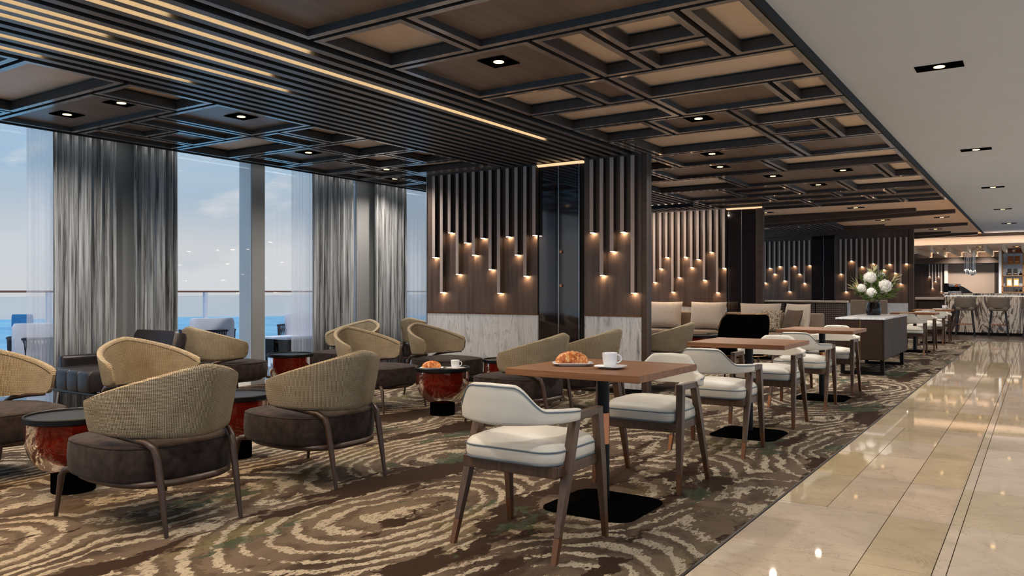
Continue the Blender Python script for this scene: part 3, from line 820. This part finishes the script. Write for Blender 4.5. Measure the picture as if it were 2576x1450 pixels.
# ------------------------------------------------------------------ amber side tables
t = thing('side_table', 'amber glass side table with black tray top, nearest, at the left', 'table', (-4.65, 2.4, 0), 0, 'amber glass side tables')
MB().lathe([(.05, .410), (.25, .410), (.257, .415), (.257, .440), (.252, .445), (.246, .443), (.242, .432), (.0, .431)], 48).build('tray_top', M['black'], t, 40)
MB().lathe([(.235, .410), (.246, .407), (.247, .31), (.243, .272), (.232, .235), (.21, .19), (.175, .15), (.125, .122), (.115, .118), (.11, .126), (.168, .158), (.202, .196), (.224, .24), (.234, .275), (.238, .31), (.236, .405)], 56, cap0=False, cap1=False).build('bowl', M['amber'], t, 60)
MB().lathe([(.113, 0), (.116, .004), (.116, .118), (.11, .122)], 36).build('base', M['blackmatt'], t, 40)
def side(x, y, label): return dup(t, (x, y, 0), 0, label)
side(-4.65, 3.5, 'amber glass side table tucked between the two nearest armchairs')
T4 = side(-4.65, 5.8, 'amber glass side table carrying a croissant plate and a coffee cup')
side(-4.65, 6.88, 'amber glass side table mostly hidden, by the marble wall')
side(-7.13, 6.12, 'amber glass side table by the window, right of the bare white column')
side(-4.57, 12.4, 'amber glass side table in front of the beige sofa, nearer one')
side(-4.42, 12.95, 'amber glass side table in front of the beige sofa, farther one')

# ------------------------------------------------------------------ dining chairs and tables
def make_dining():
    t = thing('dining_chair', '', 'chair', (0, 0, 0), 0, 'cream dining chairs')
    zt = lambda s: .757-.10*sstep(.23, .54, s)-.018*s
    zb = lambda s: .572+.014*s
    bk = shell(MB(), .272, .255, -.055, math.radians(92), zt, zb, .042, .012, 48, .06).build('backrest', M['cream'], t, 60)
    seam = []
    for i in range(49):
        s_ = (-1+2*i/48)*.985; ph = s_*math.radians(92)
        zz_ = zt(abs(s_))-.012; k_ = .021+.012*(zz_-zb(0))/.183
        seam.append(((.272+k_)*math.sin(ph), -.055-(.255+k_)*math.cos(ph), zz_))
    MB().tube(seam, .0035, 5).build('back_piping', M['piping'], bk, 60)
    out = rrect(.50, .46, .09, 6, 0, .0)
    st = MB().outline(out, [(.92, .398), (.975, .402), (1, .416), (1, .448), (.985, .466), (.93, .482), (.75, .502), (.45, .516), (.15, .522)]).build('seat', M['cream'], t, 60)
    lp = out+[out[0]]
    MB().tube([(x, y, .457) for x, y in lp], .0042, 5).build('piping', M['piping'], st, 60)
    MB().tube([(x*.985, y*.985, .402) for x, y in lp], .0042, 5).build('piping', M['piping'], st, 60)
    mb = MB(); mb.box(-.25, -.195, .345, .25, -.16, .398); mb.box(-.25, .175, .345, .25, .21, .398); mb.box(-.255, -.19, .352, -.225, .2, .398); mb.box(.225, -.19, .352, .255, .2, .398)
    mb.build('seat_frame', M['leg'], t, bevel=.003)
    def leg(sx, y0, y1, zt_, nm):
        def sec(z, k):
            u = z/zt_; y = y0+(y1-y0)*u; x = sx*(.268-.012*u)
            hw = .0115+.008*min(1, u*1.6); hd = .012+.011*min(1, u*1.6)
            return [(x-hw, y-hd, z), (x+hw, y-hd, z), (x+hw, y+hd, z), (x-hw, y+hd, z)]
        l = MB().ring_stack([sec(.105, 0), sec(.36, 0), sec(zt_, 0)]).build(nm, M['leg'], t, bevel=.002)
        MB().ring_stack([sec(0.0, 0), sec(.105, 0)]).build('metal_cap', M['bronze'], l)
    for sx in (-1, 1):
        leg(sx, -.245, -.045, .595, 'rear_leg'); leg(sx, .225, .165, .595, 'front_leg')
        MB().hexa([(sx*.256-.019, -.068, .578), (sx*.256+.019, -.068, .578), (sx*.256+.019, .19, .588), (sx*.256-.019, .19, .588),
                   (sx*.256-.019, -.066, .616), (sx*.256+.019, -.066, .616), (sx*.256+.019, .19, .618), (sx*.256-.019, .19, .618)]).build('armrest', M['leg'], t, bevel=.003)
    return t
dc = make_dining()
dc.location = (-1.965, 3.11, 0); dc['label'] = 'cream dining chair nearest the camera, back turned, at the croissant table'
dup(dc, (-1.965, 4.47, 0), PI, 'cream dining chair facing the camera across the croissant table')
dup(dc, (-1.965, 5.655, 0), 0, 'cream dining chair, back turned, at the second square table')
dup(dc, (-1.975, 7.01, 0), PI, 'cream dining chair facing the camera behind the second square table')
dup(dc, (-1.985, 8.255, 0), 0, 'cream dining chair, back turned, at the third square table')
dup(dc, (-1.985, 9.56, 0), PI, 'cream dining chair facing the camera, directly before the console')
dup(dc, (-1.98, 16.0, 0), 0, 'cream dining chair, back turned, just behind the console')
dup(dc, (-1.98, 17.65, 0), PI, 'cream dining chair facing the camera at the table behind the console')
dup(dc, (-1.98, 19.3, 0), 0, 'cream dining chair, back turned, at the table nearest the bar')
dup(dc, (-1.98, 20.75, 0), PI, 'cream dining chair facing the camera, closest to the bar counter')
dt = thing('dining_table', 'square walnut table nearest the camera, with croissant and cup', 'table', (-1.95, 3.81, 0), 0, 'square walnut dining tables')
B(-.38, -.38, .715, .38, .38, .75).build('tabletop', M['top_wood'], dt, bevel=.002)
pd = MB().lathe([(.032, .02), (.032, .72)], 28).build('pedestal', M['black'], dt, 40)
MB().lathe([(.0335, .335), (.0335, .50)], 28).build('copper_band', M['copper'], pd, 40)
MB().outline(rrect(.52, .52, .09), [(1, 0), (1, .008), (.9, .018), (.3, .028), (.12, .034)]).build('base_plate', M['blackmatt'], dt, 30)
dup(dt, (-1.95, 6.37, 0), 0, 'empty square walnut table, second in the dining row')
dup(dt, (-1.95, 8.95, 0), 0, 'empty square walnut table, third in the row, before the console')
dup(dt, (-1.98, 16.85, 0), 0, 'square walnut table right behind the console')
dup(dt, (-1.98, 20.05, 0), 0, 'square walnut table nearest the bar, with a small cup')

# tableware
def plate(x, y, zt_, rz, label, s=1.0):
    t = thing('plate', label, 'plate', (x, y, zt_), rz, 'croissant plates')
    MB().outline(rrect(.22*s, .14*s, .04), [(.7, 0), (.75, .002), (1, .014), (.99, .017), (.85, .010), (.1, .008)]).build('dish', M['white'], t, 50)
def croissant(x, y, zt_, rz, label, s=1.0):
    t = thing('croissant', label, 'pastry', (x, y, zt_), rz, 'croissants')
    mb = MB(); rings = []; n = 46
    for i in range(n+1):
        u = -1+2*i/n
        a = u*1.15
        cx, cy = .075*math.sin(a)*1.1*s, (-.05+.06*math.cos(a))*s
        r = (.006+.030*math.sqrt(max(0, 1-abs(u)**1.7)))*(1+.17*(1-((u*4.5) % 1)))*s
        tx, ty = math.cos(a), -math.sin(a)
        rings.append([(cx-ty*math.cos(q)*r*1.05, cy+tx*math.cos(q)*r*1.05, max(.0, .026*s*(1-abs(u)**2*.55)+math.sin(q)*r)) for q in [2*PI*k/14 for k in range(14)]])
    mb.ring_stack(rings); mb.build('pastry', M['crust'], t, 50)
def saucer(x, y, zt_, rz, label, s=1.0):
    t = thing('saucer', label, 'saucer', (x, y, zt_), rz, 'saucers')
    MB().outline(rrect(.15*s, .15*s, .035), [(.5, 0), (.55, .002), (1, .013), (.99, .016), (.5, .007), (.1, .007)]).build('dish', M['white'], t, 50)
def cup(x, y, zt_, rz, label, s=1.0):
    t = thing('coffee_cup', label, 'cup', (x, y, zt_), rz, 'white cups')
    MB().lathe([(q*s, z*s) for q, z in [(.024, 0), (.03, .004), (.038, .03), (.0415, .075), (.040, .076), (.036, .07), (.033, .03), (.026, .01), (.001, .009)]], 36).build('cup_body', M['white'], t, 50)
    MB().tube([((.037+.024*math.sin(a))*s, 0, (.044-.021*math.cos(a))*s) for a in [PI*k/10*1.0 for k in range(11)]], .0042*s, 8).build('handle', M['white'], t, 60)
AX = math.radians(33.7)
plate(-2.10, 3.74, .7505, AX, 'white oblong plate under the croissant on the nearest dining table')
croissant(-2.105, 3.742, .7625, AX, 'golden croissant on the nearest dining table')
saucer(-1.853, 3.70, .7505, .1, 'white square saucer on the nearest dining table')
cup(-1.858, 3.703, .758, AX, 'white coffee cup on the nearest dining table', .98)
plate(-4.68, 5.68, .4325, AX, 'white oblong plate on the amber side table')
croissant(-4.68, 5.68, .4445, AX, 'golden croissant on the amber side table')
saucer(-4.50, 5.80, .4325, .1, 'white square saucer on the amber side table')
cup(-4.50, 5.80, .440, AX, 'white coffee cup on the amber side table')
cup(-1.78, 20.2, .7505, AX, 'tiny white cup on the table nearest the bar', 1.2)

# ------------------------------------------------------------------ leather lounge chair
t = thing('lounge_chair', 'black-brown leather lounge chair on steel legs before the first curtain', 'armchair', (-7.1, 4.05, 0), PI)
for k in range(4):
    x0 = -.36+k*.18
    MB().outline(rrect(.183, .74, .02, 4, x0+.09, .08), [(.98, .285), (1, .31), (1, .42), (.985, .445), (.93, .46), (.2, .468)]).build('seat_channel', M['leather'], t, 50)
bk = MB().outline(rrect(.74, .15, .06, 5), [(.96, 0), (1, .03), (1.0, .20), (.99, .30), (.93, .34), (.6, .35)]).build('backrest', M['leather'], t, 50)
bk.location = (0, -.36, .43); bk.rotation_euler = (.28, 0, 0)
for sx in (-1, 1):
    MB().hexa([(sx*.36, -.34, .30), (sx*.45, -.34, .30), (sx*.45, .30, .30), (sx*.36, .30, .30), (sx*.36, -.34, .56), (sx*.45, -.34, .56), (sx*.45, .30, .56), (sx*.36, .30, .56)]).build('armrest', M['leather'], t, bevel=.03, seg=3)
    for sy in (-.3, .34): MB().tube([(sx*.33, sy, .28), (sx*.36, sy*1.08, 0)], [.012, .009], 8).build('leg', M['steel'], t, 60)
B(-.38, -.33, .24, .38, .38, .275).build('base_frame', M['leather'], t, bevel=.01)

# ------------------------------------------------------------------ sofas, cushions, screen, black chair
def sofa(x0, x1, y0, y1, label):
    t = thing('sofa', label, 'sofa', ((x0+x1)/2, y1, 0))
    w, d = x1-x0, y1-y0
    MB().outline(rrect(w, d, .05, 4, 0, -d/2), [(.99, .12), (1, .14), (1, .28)]).build('base', M['sofa'], t, 40)
    n = max(1, round(w/.75))
    for k in range(n):
        MB().outline(rrect(w/n-.01, d-.03, .06, 4, -w/2+w/n*(k+.5), -d/2), [(.97, .28), (1, .3), (1, .42), (.97, .45), (.8, .46)]).build('seat_cushion', M['sofa'], t, 50)
    B(-w/2, -.12, .28, w/2, 0, .78).build('backrest', M['sofa'], t, bevel=.03, seg=3)
    for sx in (-1, 1):
        for yy in (-.08, -d+.08): MB().tube([(sx*(w/2-.08), yy, .13), (sx*(w/2-.08), yy, 0)], .018, 8).build('leg', M['black'], t, 50)
sofa(-6.6, -4.75, 13.35, 14.22, 'long taupe sofa below the second feature wall')
sofa(-4.72, -3.05, 13.35, 14.2, 'short taupe sofa in front of the woven screen')
def pillow(x, y, z, w, h, th, rz, tilt, mat, label, group='cushions on the sofas', roll=0.0):
    t = thing('cushion', label, 'cushion', (x, y, z), rz, group)
    t.rotation_euler = (tilt, roll, rz)
    n = 14; mb = MB()
    for sgn in (-1, 1):
        b = len(mb.v)
        for i in range(n+1):
            for j in range(n+1):
                u, v = -1+2*i/n, -1+2*j/n
                hgt = th/2*(max(0, 1-abs(u)**3.0)**.5)*(max(0, 1-abs(v)**3.0)**.5)
                k = 1-.05*(1-u*u)*abs(v)**4; k2 = 1-.05*(1-v*v)*abs(u)**4
                mb.v.append((u*w/2*k2, sgn*hgt, (v*k+1)*h/2))
        for i in range(n):
            for j in range(n):
                q = (b+i*(n+1)+j, b+(i+1)*(n+1)+j, b+(i+1)*(n+1)+j+1, b+i*(n+1)+j+1)
                mb.f.append(q if sgn < 0 else tuple(reversed(q)))
    o = mb.build('cover', mat, t, 80)
    return t
pillow(-5.86, 13.9, .47, .70, .50, .22, .0, -.16, M['cushion'], 'beige back cushion at the left end of the long sofa')
pillow(-5.02, 13.9, .47, .70, .50, .22, -.1, -.16, M['cushion'], 'beige back cushion on the right half of the long sofa')
pillow(-4.08, 13.93, .47, .72, .48, .2, 0, -.14, M['cushion'], 'beige back cushion on the short sofa, behind the black chair')
pillow(-3.42, 13.76, .47, .50, .48, .22, -.45, -.14, M['cushion'], 'turned beige back cushion at the right end of the short sofa')
pillow(-3.84, 13.62, .47, .40, .38, .14, -.3, -.3, M['speckle'], 'speckled scatter pillow left of the brown one')
pillow(-3.46, 13.44, .47, .42, .40, .13, -.7, -.35, M['brownpillow'], 'plain brown scatter pillow leaning on the speckled one')
t = thing('woven_screen', 'low dark woven screen with pale ledge behind the short sofa', 'screen', (-3.7, 15.2, 0))
B(-.8, 0, .02, .80, .10, .95).build('frame', M['black'], t)
for k in range(3): B(-.78+k*.53, -.008, .1, -.27+k*.53, 0.0, .93).build('woven_panel', M['rattan'], t)
B(-.82, -.03, .95, .82, .14, .985).build('ledge', M['soffit'], t, bevel=.004)
t = thing('back_bench', 'brown upholstered bench back between screen and flowers', 'bench', (-3.1, 17.4, 0))
B(-.14, 0, .0, .55, .12, .98).build('backrest', M['stool'], t, bevel=.02)
B(-.14, -.55, .0, .55, -.005, .46).build('seat', M['sofa'], t, bevel=.03)
t = thing('barrel_chair', 'black barrel chair with a brass rim, facing the short sofa', 'chair', (-3.2, 10.2, 0), .5)
zt = lambda s: .862-.24*sstep(.5, 1, s); zb = lambda s: .34+.03*s
shell(MB(), .275, .32, .0, math.radians(100), zt, zb, .05, .03, 44, .08).build('backrest', M['blackmatt'], t, 60)
rim = []
for i in range(49):
    s_ = (-1+2*i/48)*.97; ph = s_*math.radians(100)
    rim.append(((.275+.048)*math.sin(ph), -(.32+.048)*math.cos(ph), zt(abs(s_))+.002))
MB().tube(rim, .006, 6).build('brass_rim', M['brass'], t, 60)
low = [((.275+.03)*math.sin(a), -(.32+.03)*math.cos(a), .335) for a in [-1.7+3.4*k/40 for k in range(41)]]
MB().tube(low, .006, 6).build('brass_rim', M['brass'], t, 60)
MB().lathe([(.22, .30), (.255, .32), (.265, .42), (.23, .46), (.01, .47)], 36, 0, .03).build('seat', M['blackmatt'], t, 50)
for a in (.8, 2.34, 3.94, 5.48): MB().tube([(.22*math.cos(a), .22*math.sin(a), .32), (.29*math.cos(a), .29*math.sin(a), 0)], [.016, .011], 8).build('leg', M['leg'], t, 60)

# ------------------------------------------------------------------ console with flowers
t = thing('console_cabinet', 'brown leather console cabinet with white marble top and sled legs', 'cabinet', (-2.05, 12.78, 0))
B(-.30, -1.11, .215, .30, 1.11, .765).build('body', M['console'], t, bevel=.006)
B(-.315, -1.125, .765, .315, 1.125, .79).build('marble_top', M['marble'], t, bevel=.003)
for k in range(3):
    y0 = -1.10+k*.735
    d = B(.296, y0, .225, .306, y0+.727, .758).build('door', M['console'], t, bevel=.002)
    B(.306, y0+.60, .62, .312, y0+.612, .757).build('handle', M['brass'], d)
for xx in (-.29, -.005): B(xx, -1.118, .222, xx+.288, -1.108, .76).build('end_panel', M['console'], t, bevel=.002)
B(.002, -1.121, .222, .008, -1.107, .76).build('trim_strip', M['brass'], t)
for yy in (-.95, .90):
    mb = MB(); mb.box(-.28, yy, .03, -.23, yy+.05, .22); mb.box(.23, yy, .03, .28, yy+.05, .22); mb.box(-.28, yy, 0, .28, yy+.05, .04)
    mb.build('sled_leg', M['black'], t, bevel=.003)
VX, VY = -2.12, 13.2
t = thing('vase', 'dark smoked glass vase on the console', 'vase', (VX, VY, .79))
MB().lathe([(.085, 0), (.10, .006), (.108, .05), (.105, .12), (.088, .175), (.086, .195), (.08, .195), (.08, .175), (.096, .12), (.098, .05), (.08, .015), (.01, .013)], 40).build('vase_body', M['vase'], t, 50)
t = thing('bouquet', 'bouquet of white peonies with olive and pale leaves in the dark vase', 'flowers', (VX, VY, .79))
def at_(rt_, tw, zz): return (rt_*.832+tw*.555, rt_*.555-tw*.832, zz)
def peony(c, r):
    mb = MB(); rng = random.Random(int(c[0]*1000+c[2]*77))
    b = len(mb.v)
    mb.lathe([(r*.62*math.sin(q), c[2]-r*.62*math.cos(q)) for q in [.02+PI*k/9*.993 for k in range(10)]], 14, c[0], c[1])
    N_ = 34
    for k in range(N_):
        zf = 1-2*(k+.5)/N_; az = k*2.39996+rng.uniform(-.2, .2)
        rr = math.sqrt(1-zf*zf)
        n = Vector((rr*math.cos(az), rr*math.sin(az), zf)).normalized()
        up = Vector((0, 0, 1))
        tu = (up-n*up.dot(n)); tu = tu.normalized() if tu.length > .1 else Vector((1, 0, 0))
        tv = n.cross(tu); sz = r*rng.uniform(.42, .6); tilt = rng.uniform(.1, .45)
        q0 = Vector(c)+n*r*.60
        b = len(mb.v)
        for i in range(5):
            for jx in range(5):
                u, v = i/4, (jx-2)/2
                w_ = sz*.75*math.sin(PI*(.16+.72*u))
                p = q0+tu*(u-.35)*sz*1.5+tv*v*w_+n*(r*.38*math.sin(u*1.5+tilt)-.22*sz*v*v+rng.uniform(-.03, .03)*r)
                mb.v.append(tuple(p))
        for i in range(4):
            for jx in range(4):
                q = b+i*5+jx; mb.f.append((q, q+1, q+6, q+5))
    return mb.build('peony', M['petal'], t, 70)
for rt_, tw, zz, r_ in ((.11, .12, .43, .108), (-.08, .05, .56, .10), (-.22, .06, .40, .075), (-.11, .16, .335, .08), (.13, -.02, .60, .06), (.0, -.16, .48, .09)): peony(at_(rt_, tw, zz), r_)
def leafmesh(name, ln, wd, mat):
    mb = MB()
    for i in range(7):
        u = i/6; w_ = wd*math.sin(PI*min(1, u*.90+.08))
        zz = .12*ln*u*u
        mb.v += [(-w_, u*ln, -zz+.25*w_), (0, u*ln, -zz), (w_, u*ln, -zz+.25*w_)]
    for i in range(6):
        for jx in range(2):
            a = i*3+jx; mb.f.append((a, a+1, a+4, a+3))
    return mb.build(name, mat, t, 80)
lv = leafmesh('leaf', .125, .021, M['leafgreen']); lp_ = leafmesh('leaf', .13, .016, M['leafpale'])
rng = random.Random(3)
first = {lv: True, lp_: True}
def placeleaf(src, base, az, el, roll):
    q = src if first[src] else share(src, 'leaf', t)
    first[src] = False
    q.location = base; q.rotation_euler = (el, roll, az-PI/2)
def spray(p1, n, src, spread=1.0):
    p1 = Vector(p1); p0 = Vector((p1.x*.1, p1.y*.1, .16)); mid = (p0+p1)/2+Vector((0, 0, .05))
    MB().tube([p0, mid, p1], .0035, 5).build('stem', M['stemgreen'], t, 60)
    d = (p1-p0); az = math.atan2(d.y, d.x); el = math.atan2(d.z, math.hypot(d.x, d.y))
    for k in range(n):
        u = .42+.58*k/(n-1)
        pos = p0.lerp(mid, u*2) if u < .5 else mid.lerp(p1, u*2-1)
        a2 = 2.4*k; off = spread*(1.0-u*.6)*rng.uniform(.7, 1.1)
        placeleaf(src, pos, az+math.cos(a2)*off, el+math.sin(a2)*off*.8, rng.uniform(-.7, .7))
for rt_, tw, zz, n, src in ((.0, .0, .70, 10, lp_), (-.04, .05, .66, 9, lp_), (.09, .0, .62, 11, lv), (.18, .02, .58, 10, lv), (.32, .03, .56, 11, lp_), (.34, .0, .47, 10, lp_), (.28, .1, .36, 10, lv), (.20, .16, .28, 10, lv),
                            (-.20, .0, .56, 10, lv), (-.30, .04, .50, 10, lp_), (-.33, .06, .41, 10, lp_), (-.28, .1, .32, 10, lv), (-.20, .2, .24, 10, lv), (-.06, .22, .26, 10, lv), (.08, .22, .27, 10, lv),
                            (.0, .1, .46, 10, lv), (-.12, .08, .47, 10, lv), (.05, .1, .52, 9, lv), (.24, .06, .44, 10, lv), (-.15, -.15, .35, 9, lv), (.16, -.15, .38, 9, lv), (-.02, .16, .36, 10, lv)):
    spray(at_(rt_, tw, zz), n, src)

# ------------------------------------------------------------------ bar
t = thing('bar_counter', 'long bar counter clad in boldly veined stone', 'bar', (0, 24.2, 0))
for k in range(6): B(-2.12+k*.78, 0, .07, -2.12+(k+1)*.78-.004, .55, 1.035).build('stone_slab', M['barstone'], t)
B(-2.16, -.12, 1.04, 2.6, .62, 1.105).build('worktop', M['barstone'], t, bevel=.004)
B(-2.1, .03, 0, 2.56, .5, .07).build('plinth', M['black'], t)
B(-2.12, -.09, 1.028, 2.55, -.06, 1.038).build('light_strip', M['barunder'], t, label='glowing strip under the worktop')
t = thing('service_cabinet', 'lower brown service cabinet with stone top, left of the bar', 'cabinet', (-2.5, 24.4, 0))
B(-.34, 0, 0, .33, .6, .93).build('body', M['console'], t)
B(-.28, -.006, .62, .33, 0, .86).build('drawer', M['bar_dark'], t)
B(-.36, -.03, .93, .34, .63, 1.0).build('worktop', M['cushion'], t)
def stool(x, label):
    t = thing('bar_stool', label, 'stool', (x, 23.55, 0), 0, 'bar stools')
    zt = lambda s: 1.005; zb = lambda s: .72
    shell(MB(), .232, .20, .0, math.radians(84), zt, zb, .04, .0, 24, .06).build('backrest', M['stool'], t, 60)
    MB().outline(rrect(.42, .40, .08), [(.95, .66), (1, .68), (1, .735), (.93, .75)]).build('seat', M['stool'], t, 50)
    for sx in (-1, 1):
        for sy in (-1, 1): MB().tube([(sx*.15, sy*.13, .67), (sx*.215, sy*.19, 0)], [.022, .015], 6).build('leg', M['stoolleg'], t, 60)
    MB().tube([(-.2, -.17, .31), (.2, -.17, .31), (.2, .17, .31), (-.2, .17, .31), (-.2, -.17, .31)], .009, 6).build('foot_rail', M['copper'], t, 60)
stool(-1.60, 'taupe bar stool nearest the left end of the veined bar')
stool(-.865, 'second taupe bar stool from the left end of the bar')
stool(-.13, 'third bar stool, cut off by the right edge of the frame')

wb = empty('wall_bar', kind='structure')
B(-8, 29.6, 0, -2.55, 29.8, 2.42).build('dark_panel', M['bar_dark'], wb)
B(-2.55, 29.6, 0, -1.2, 29.8, 2.42).build('greige_panel', M['beige_wall'], wb)
B(-1.2, 29.6, 0, 4, 29.8, 2.42).build('dark_panel', M['bar_dark'], wb)
B(-2.60, 29.5, 0, -2.5, 29.6, 2.05).build('jamb', M['soffit'], wb)
B(-3.5, 29.2, 2.06, 4, 29.6, 2.2).build('header_beam', M['beam'], wb)
B(-3.5, 29.18, 2.06, 4, 29.2, 2.25).build('added_header_lip', M['beam'], wb)  # lip added to keep the strip behind it out of sight
B(-3.4, 29.24, 2.2, 4, 29.3, 2.21).build('light_strip', M['added_strip'], wb, label='added glowing cove strip')  # strip added to light the soffit and fins from below
cb = empty('ceiling_bar', kind='structure')
B(-8.4, 25.2, 2.42, 5, 29.8, 2.5).build('soffit_panel', M['soffit'], cb)
B(-8.4, 25.16, 2.44, 5, 25.22, 2.66).build('bulkhead', M['soffit'], cb)
B(-8.4, 25.1, 2.66, 5, 25.2, 2.78).build('dark_trim', M['beam'], cb)
for k in range(7): B(-2.57-.44+k*.435, 24.85, 2.275, -2.57-.44+k*.435+.062, 29.55, 2.42).build('ceiling_fin', M['fin'], cb)
for x, zb in ((-3.04, 1.64), (-2.95, 1.26), (-2.86, 1.48), (-2.77, 1.64), (-2.69, 1.15)):
    t = thing('tube_light', 'tiny tube light on the dark wall left of the bar, %s' % {-3.04: 'first', -2.95: 'second', -2.86: 'middle', -2.77: 'fourth', -2.69: 'last'}[x], 'wall light', (x, 29.53, zb), 0, 'tube lights behind the bar')
    B(-.02, 0, 0, .02, .05, 2.06-zb).build('tube', M['tube'], t); B(-.016, .005, -.002, .016, .045, 0).build('lens', M['tube_lens'], t)
B(-8.3, 24.93, 2.40, 5, 25.05, 2.41).build('added_cove_tray', M['soffit'], cb)  # tray added to carry the extra strip
B(-8.3, 24.92, 2.40, 5, 24.93, 2.445).build('added_cove_lip', M['soffit'], cb)  # lip added to screen that strip from the front
B(-8.3, 24.97, 2.411, 5, 25.01, 2.42).build('light_strip', M['added_strip'], cb, label='added glowing cove strip')  # strip added to brighten the bulkhead face
# shelf
t = thing('wall_shelf', 'tall oak display shelf with white marble back behind the bar', 'shelf', (-.93, 27.5, 0))
B(0, .3, 0, .75, .34, 2.42).build('back_panel', M['marble'], t)
B(-.075, -.02, 0, -.005, .34, 2.42).build('side_panel', M['white'], t)
for x in (0, .52): B(x, 0, 0, x+.04, .04, 2.38).build('post', M['shelfwood'], t)
for zz in (2.297, 1.968, 1.626, 1.14): B(0, 0, zz-.02, .75, .3, zz).build('shelf_board', M['shelfwood'], t)
def bag(x, zz, w, h, m1, label, band=None):
    t = thing('coffee_bag', label, 'package', (x, 27.6, zz))
    MB().hexa([(-w/2, -.04, 0), (w/2, -.04, 0), (w/2, .04, 0), (-w/2, .04, 0), (-w/2*1.04, -.008, h), (w/2*1.04, -.008, h), (w/2*1.04, .008, h), (-w/2*1.04, .008, h)]).build('bag', m1, t, bevel=.004)
    if band:
        k0, k1 = (.12, .80) if band is M['paper'] else (.22, .30)
        MB().hexa([(-w*.38, -.043+.032*k0, h*k0), (w*.38, -.043+.032*k0, h*k0), (w*.38, -.03, h*k0), (-w*.38, -.03, h*k0), (-w*.38, -.043+.032*k1, h*k1), (w*.38, -.043+.032*k1, h*k1), (w*.38, -.005, h*k1), (-w*.38, -.005, h*k1)]).build('band', band, t)
bag(-.71, 1.969, .135, .235, M['bag_brown'], 'brown kraft bag on the second shelf, left one', M['bag_gold'])
bag(-.545, 1.969, .135, .235, M['bag_brown'], 'brown kraft bag on the second shelf, right one', M['bag_gold'])
bag(-.735, 1.627, .10, .195, M['black'], 'black packet on the third shelf, left one', M['bag_gold'])
bag(-.59, 1.627, .10, .195, M['black'], 'black packet on the third shelf, right one', M['bag_gold'])
t = thing('bottle', 'squat dark bottle beside the black packets', 'bottle', (-.46, 27.6, 1.627))
MB().lathe([(.035, 0), (.045, .02), (.042, .05), (.012, .075), (.010, .11), (.014, .115)], 20).build('flask', M['vase'], t, 50)
bag(-.74, 1.31, .13, .23, M['bag_gold'], 'gold packet with white label on the lower shelf, left one', M['paper'])
bag(-.57, 1.31, .13, .23, M['bag_gold'], 'gold packet with white label on the lower shelf, right one', M['paper'])
tsh = COL.objects['wall_shelf']
B(0, 0, 1.29, .75, .3, 1.31).build('shelf_board', M['shelfwood'], tsh)
t = thing('storage_box', 'long red-brown box with white tag on the top shelf', 'box', (-.63, 27.6, 2.298))
B(-.19, -.05, 0, .19, .1, .095).build('box_body', M['terracotta'], t, bevel=.003)
B(-.035, -.054, .02, .035, -.05, .085).build('tag', M['paper'], t)
for x in (-.56, -.46):
    t = thing('jar', 'small dark jar on the counter-level shelf, %s one' % ('left' if x < -.5 else 'right'), 'jar', (x, 27.6, 1.141))
    MB().lathe([(.03, 0), (.035, .01), (.025, .05), (.01, .07), (.006, .09)], 16).build('body', M['vase'], t, 50)
# pendants over the bar
t = thing('pendant_cluster', 'cluster of chrome pendants hanging over the bar', 'pendant light', (-1.66, 26.2, 0))
rng = random.Random(5)
for k in range(8):
    x, y = -.13+k*.036, rng.uniform(-.08, .08); zb = 1.63+rng.uniform(-.03, .06)
    MB().tube([(x, y, zb+.1), (x, y, 2.42)], .006, 6).build('rod', M['steel'], t, 60)
    MB().lathe([(.012, zb+.12), (.032, zb+.10), (.036, zb), (.030, zb), (.026, zb+.09), (.005, zb+.10)], 16, x, y).build('shade', M['steel'], t, 50)
# machine on the counter
t = thing('coffee_machine', 'low black and steel coffee machine on the left end of the bar', 'machine', (-1.9, 24.5, 1.105))
B(-.26, -.15, .02, -.16, .2, .27).build('side_housing', M['black'], t, bevel=.01)
B(-.16, -.1, .17, .12, .2, .25).build('head', M['steel'], t, bevel=.015)
B(-.16, -.16, 0.0, .16, .2, .06).build('drip_tray', M['steel'], t, bevel=.006)
B(-.16, .1, .05, .1, .2, .18).build('back_plate', M['black'], t)
MB().hexa([(.12, -.1, 0), (.42, -.1, 0), (.42, .2, 0), (.12, .2, 0), (.12, -.05, .2), (.2, -.05, .17), (.2, .15, .17), (.12, .15, .2)]).build('grinder_cover', M['black'], t, bevel=.01)
for k in range(2): MB().tube([(-.1+k*.12, -.1, .17), (-.1+k*.12, -.2, .15)], .012, 8).build('portafilter', M['black'], t, 50)
B(.0, -.105, .18, .08, -.1, .23).build('panel', M['orange'], t)


for x, y, lab in ((-2.27, 26.6, 'added downlight between the pale fins, left end of the bar ceiling'), (-1.40, 26.0, 'added downlight between the pale fins above the pendants'), (-.53, 26.4, 'added downlight between the pale fins before the shelf'), (.35, 26.4, 'added downlight between the pale fins right of the shelf'), (-2.27, 28.75, 'added downlight between the pale fins before the greige panel, left one'), (-1.40, 28.75, 'added downlight between the pale fins before the greige panel, right one')):
    downlight(x, y, 2.419, lab)  # lamps added to brighten the bar and its back wall
for x, y, lab in ((-2.9, 16.1, 'added rectangular downlight in the peach soffit just past the coffers, walkway side'), (-4.6, 16.1, 'added rectangular downlight in the peach soffit just past the coffers, by the woven screen'),
                  (-2.9, 19.2, 'added rectangular downlight in the peach soffit between the middle beams'), (-4.6, 19.2, 'added rectangular downlight hidden between the middle beams and the slatted strip'),
                  (-5.2, 22.9, 'added rectangular downlight in the peach soffit past the farthest feature wall'), (-2.2, 22.7, 'added rectangular downlight in the peach soffit closest to the bar')):
    downlight(x, y, ZW-.001, lab, True)  # extra lamps added to lift the peach ceiling and far bays
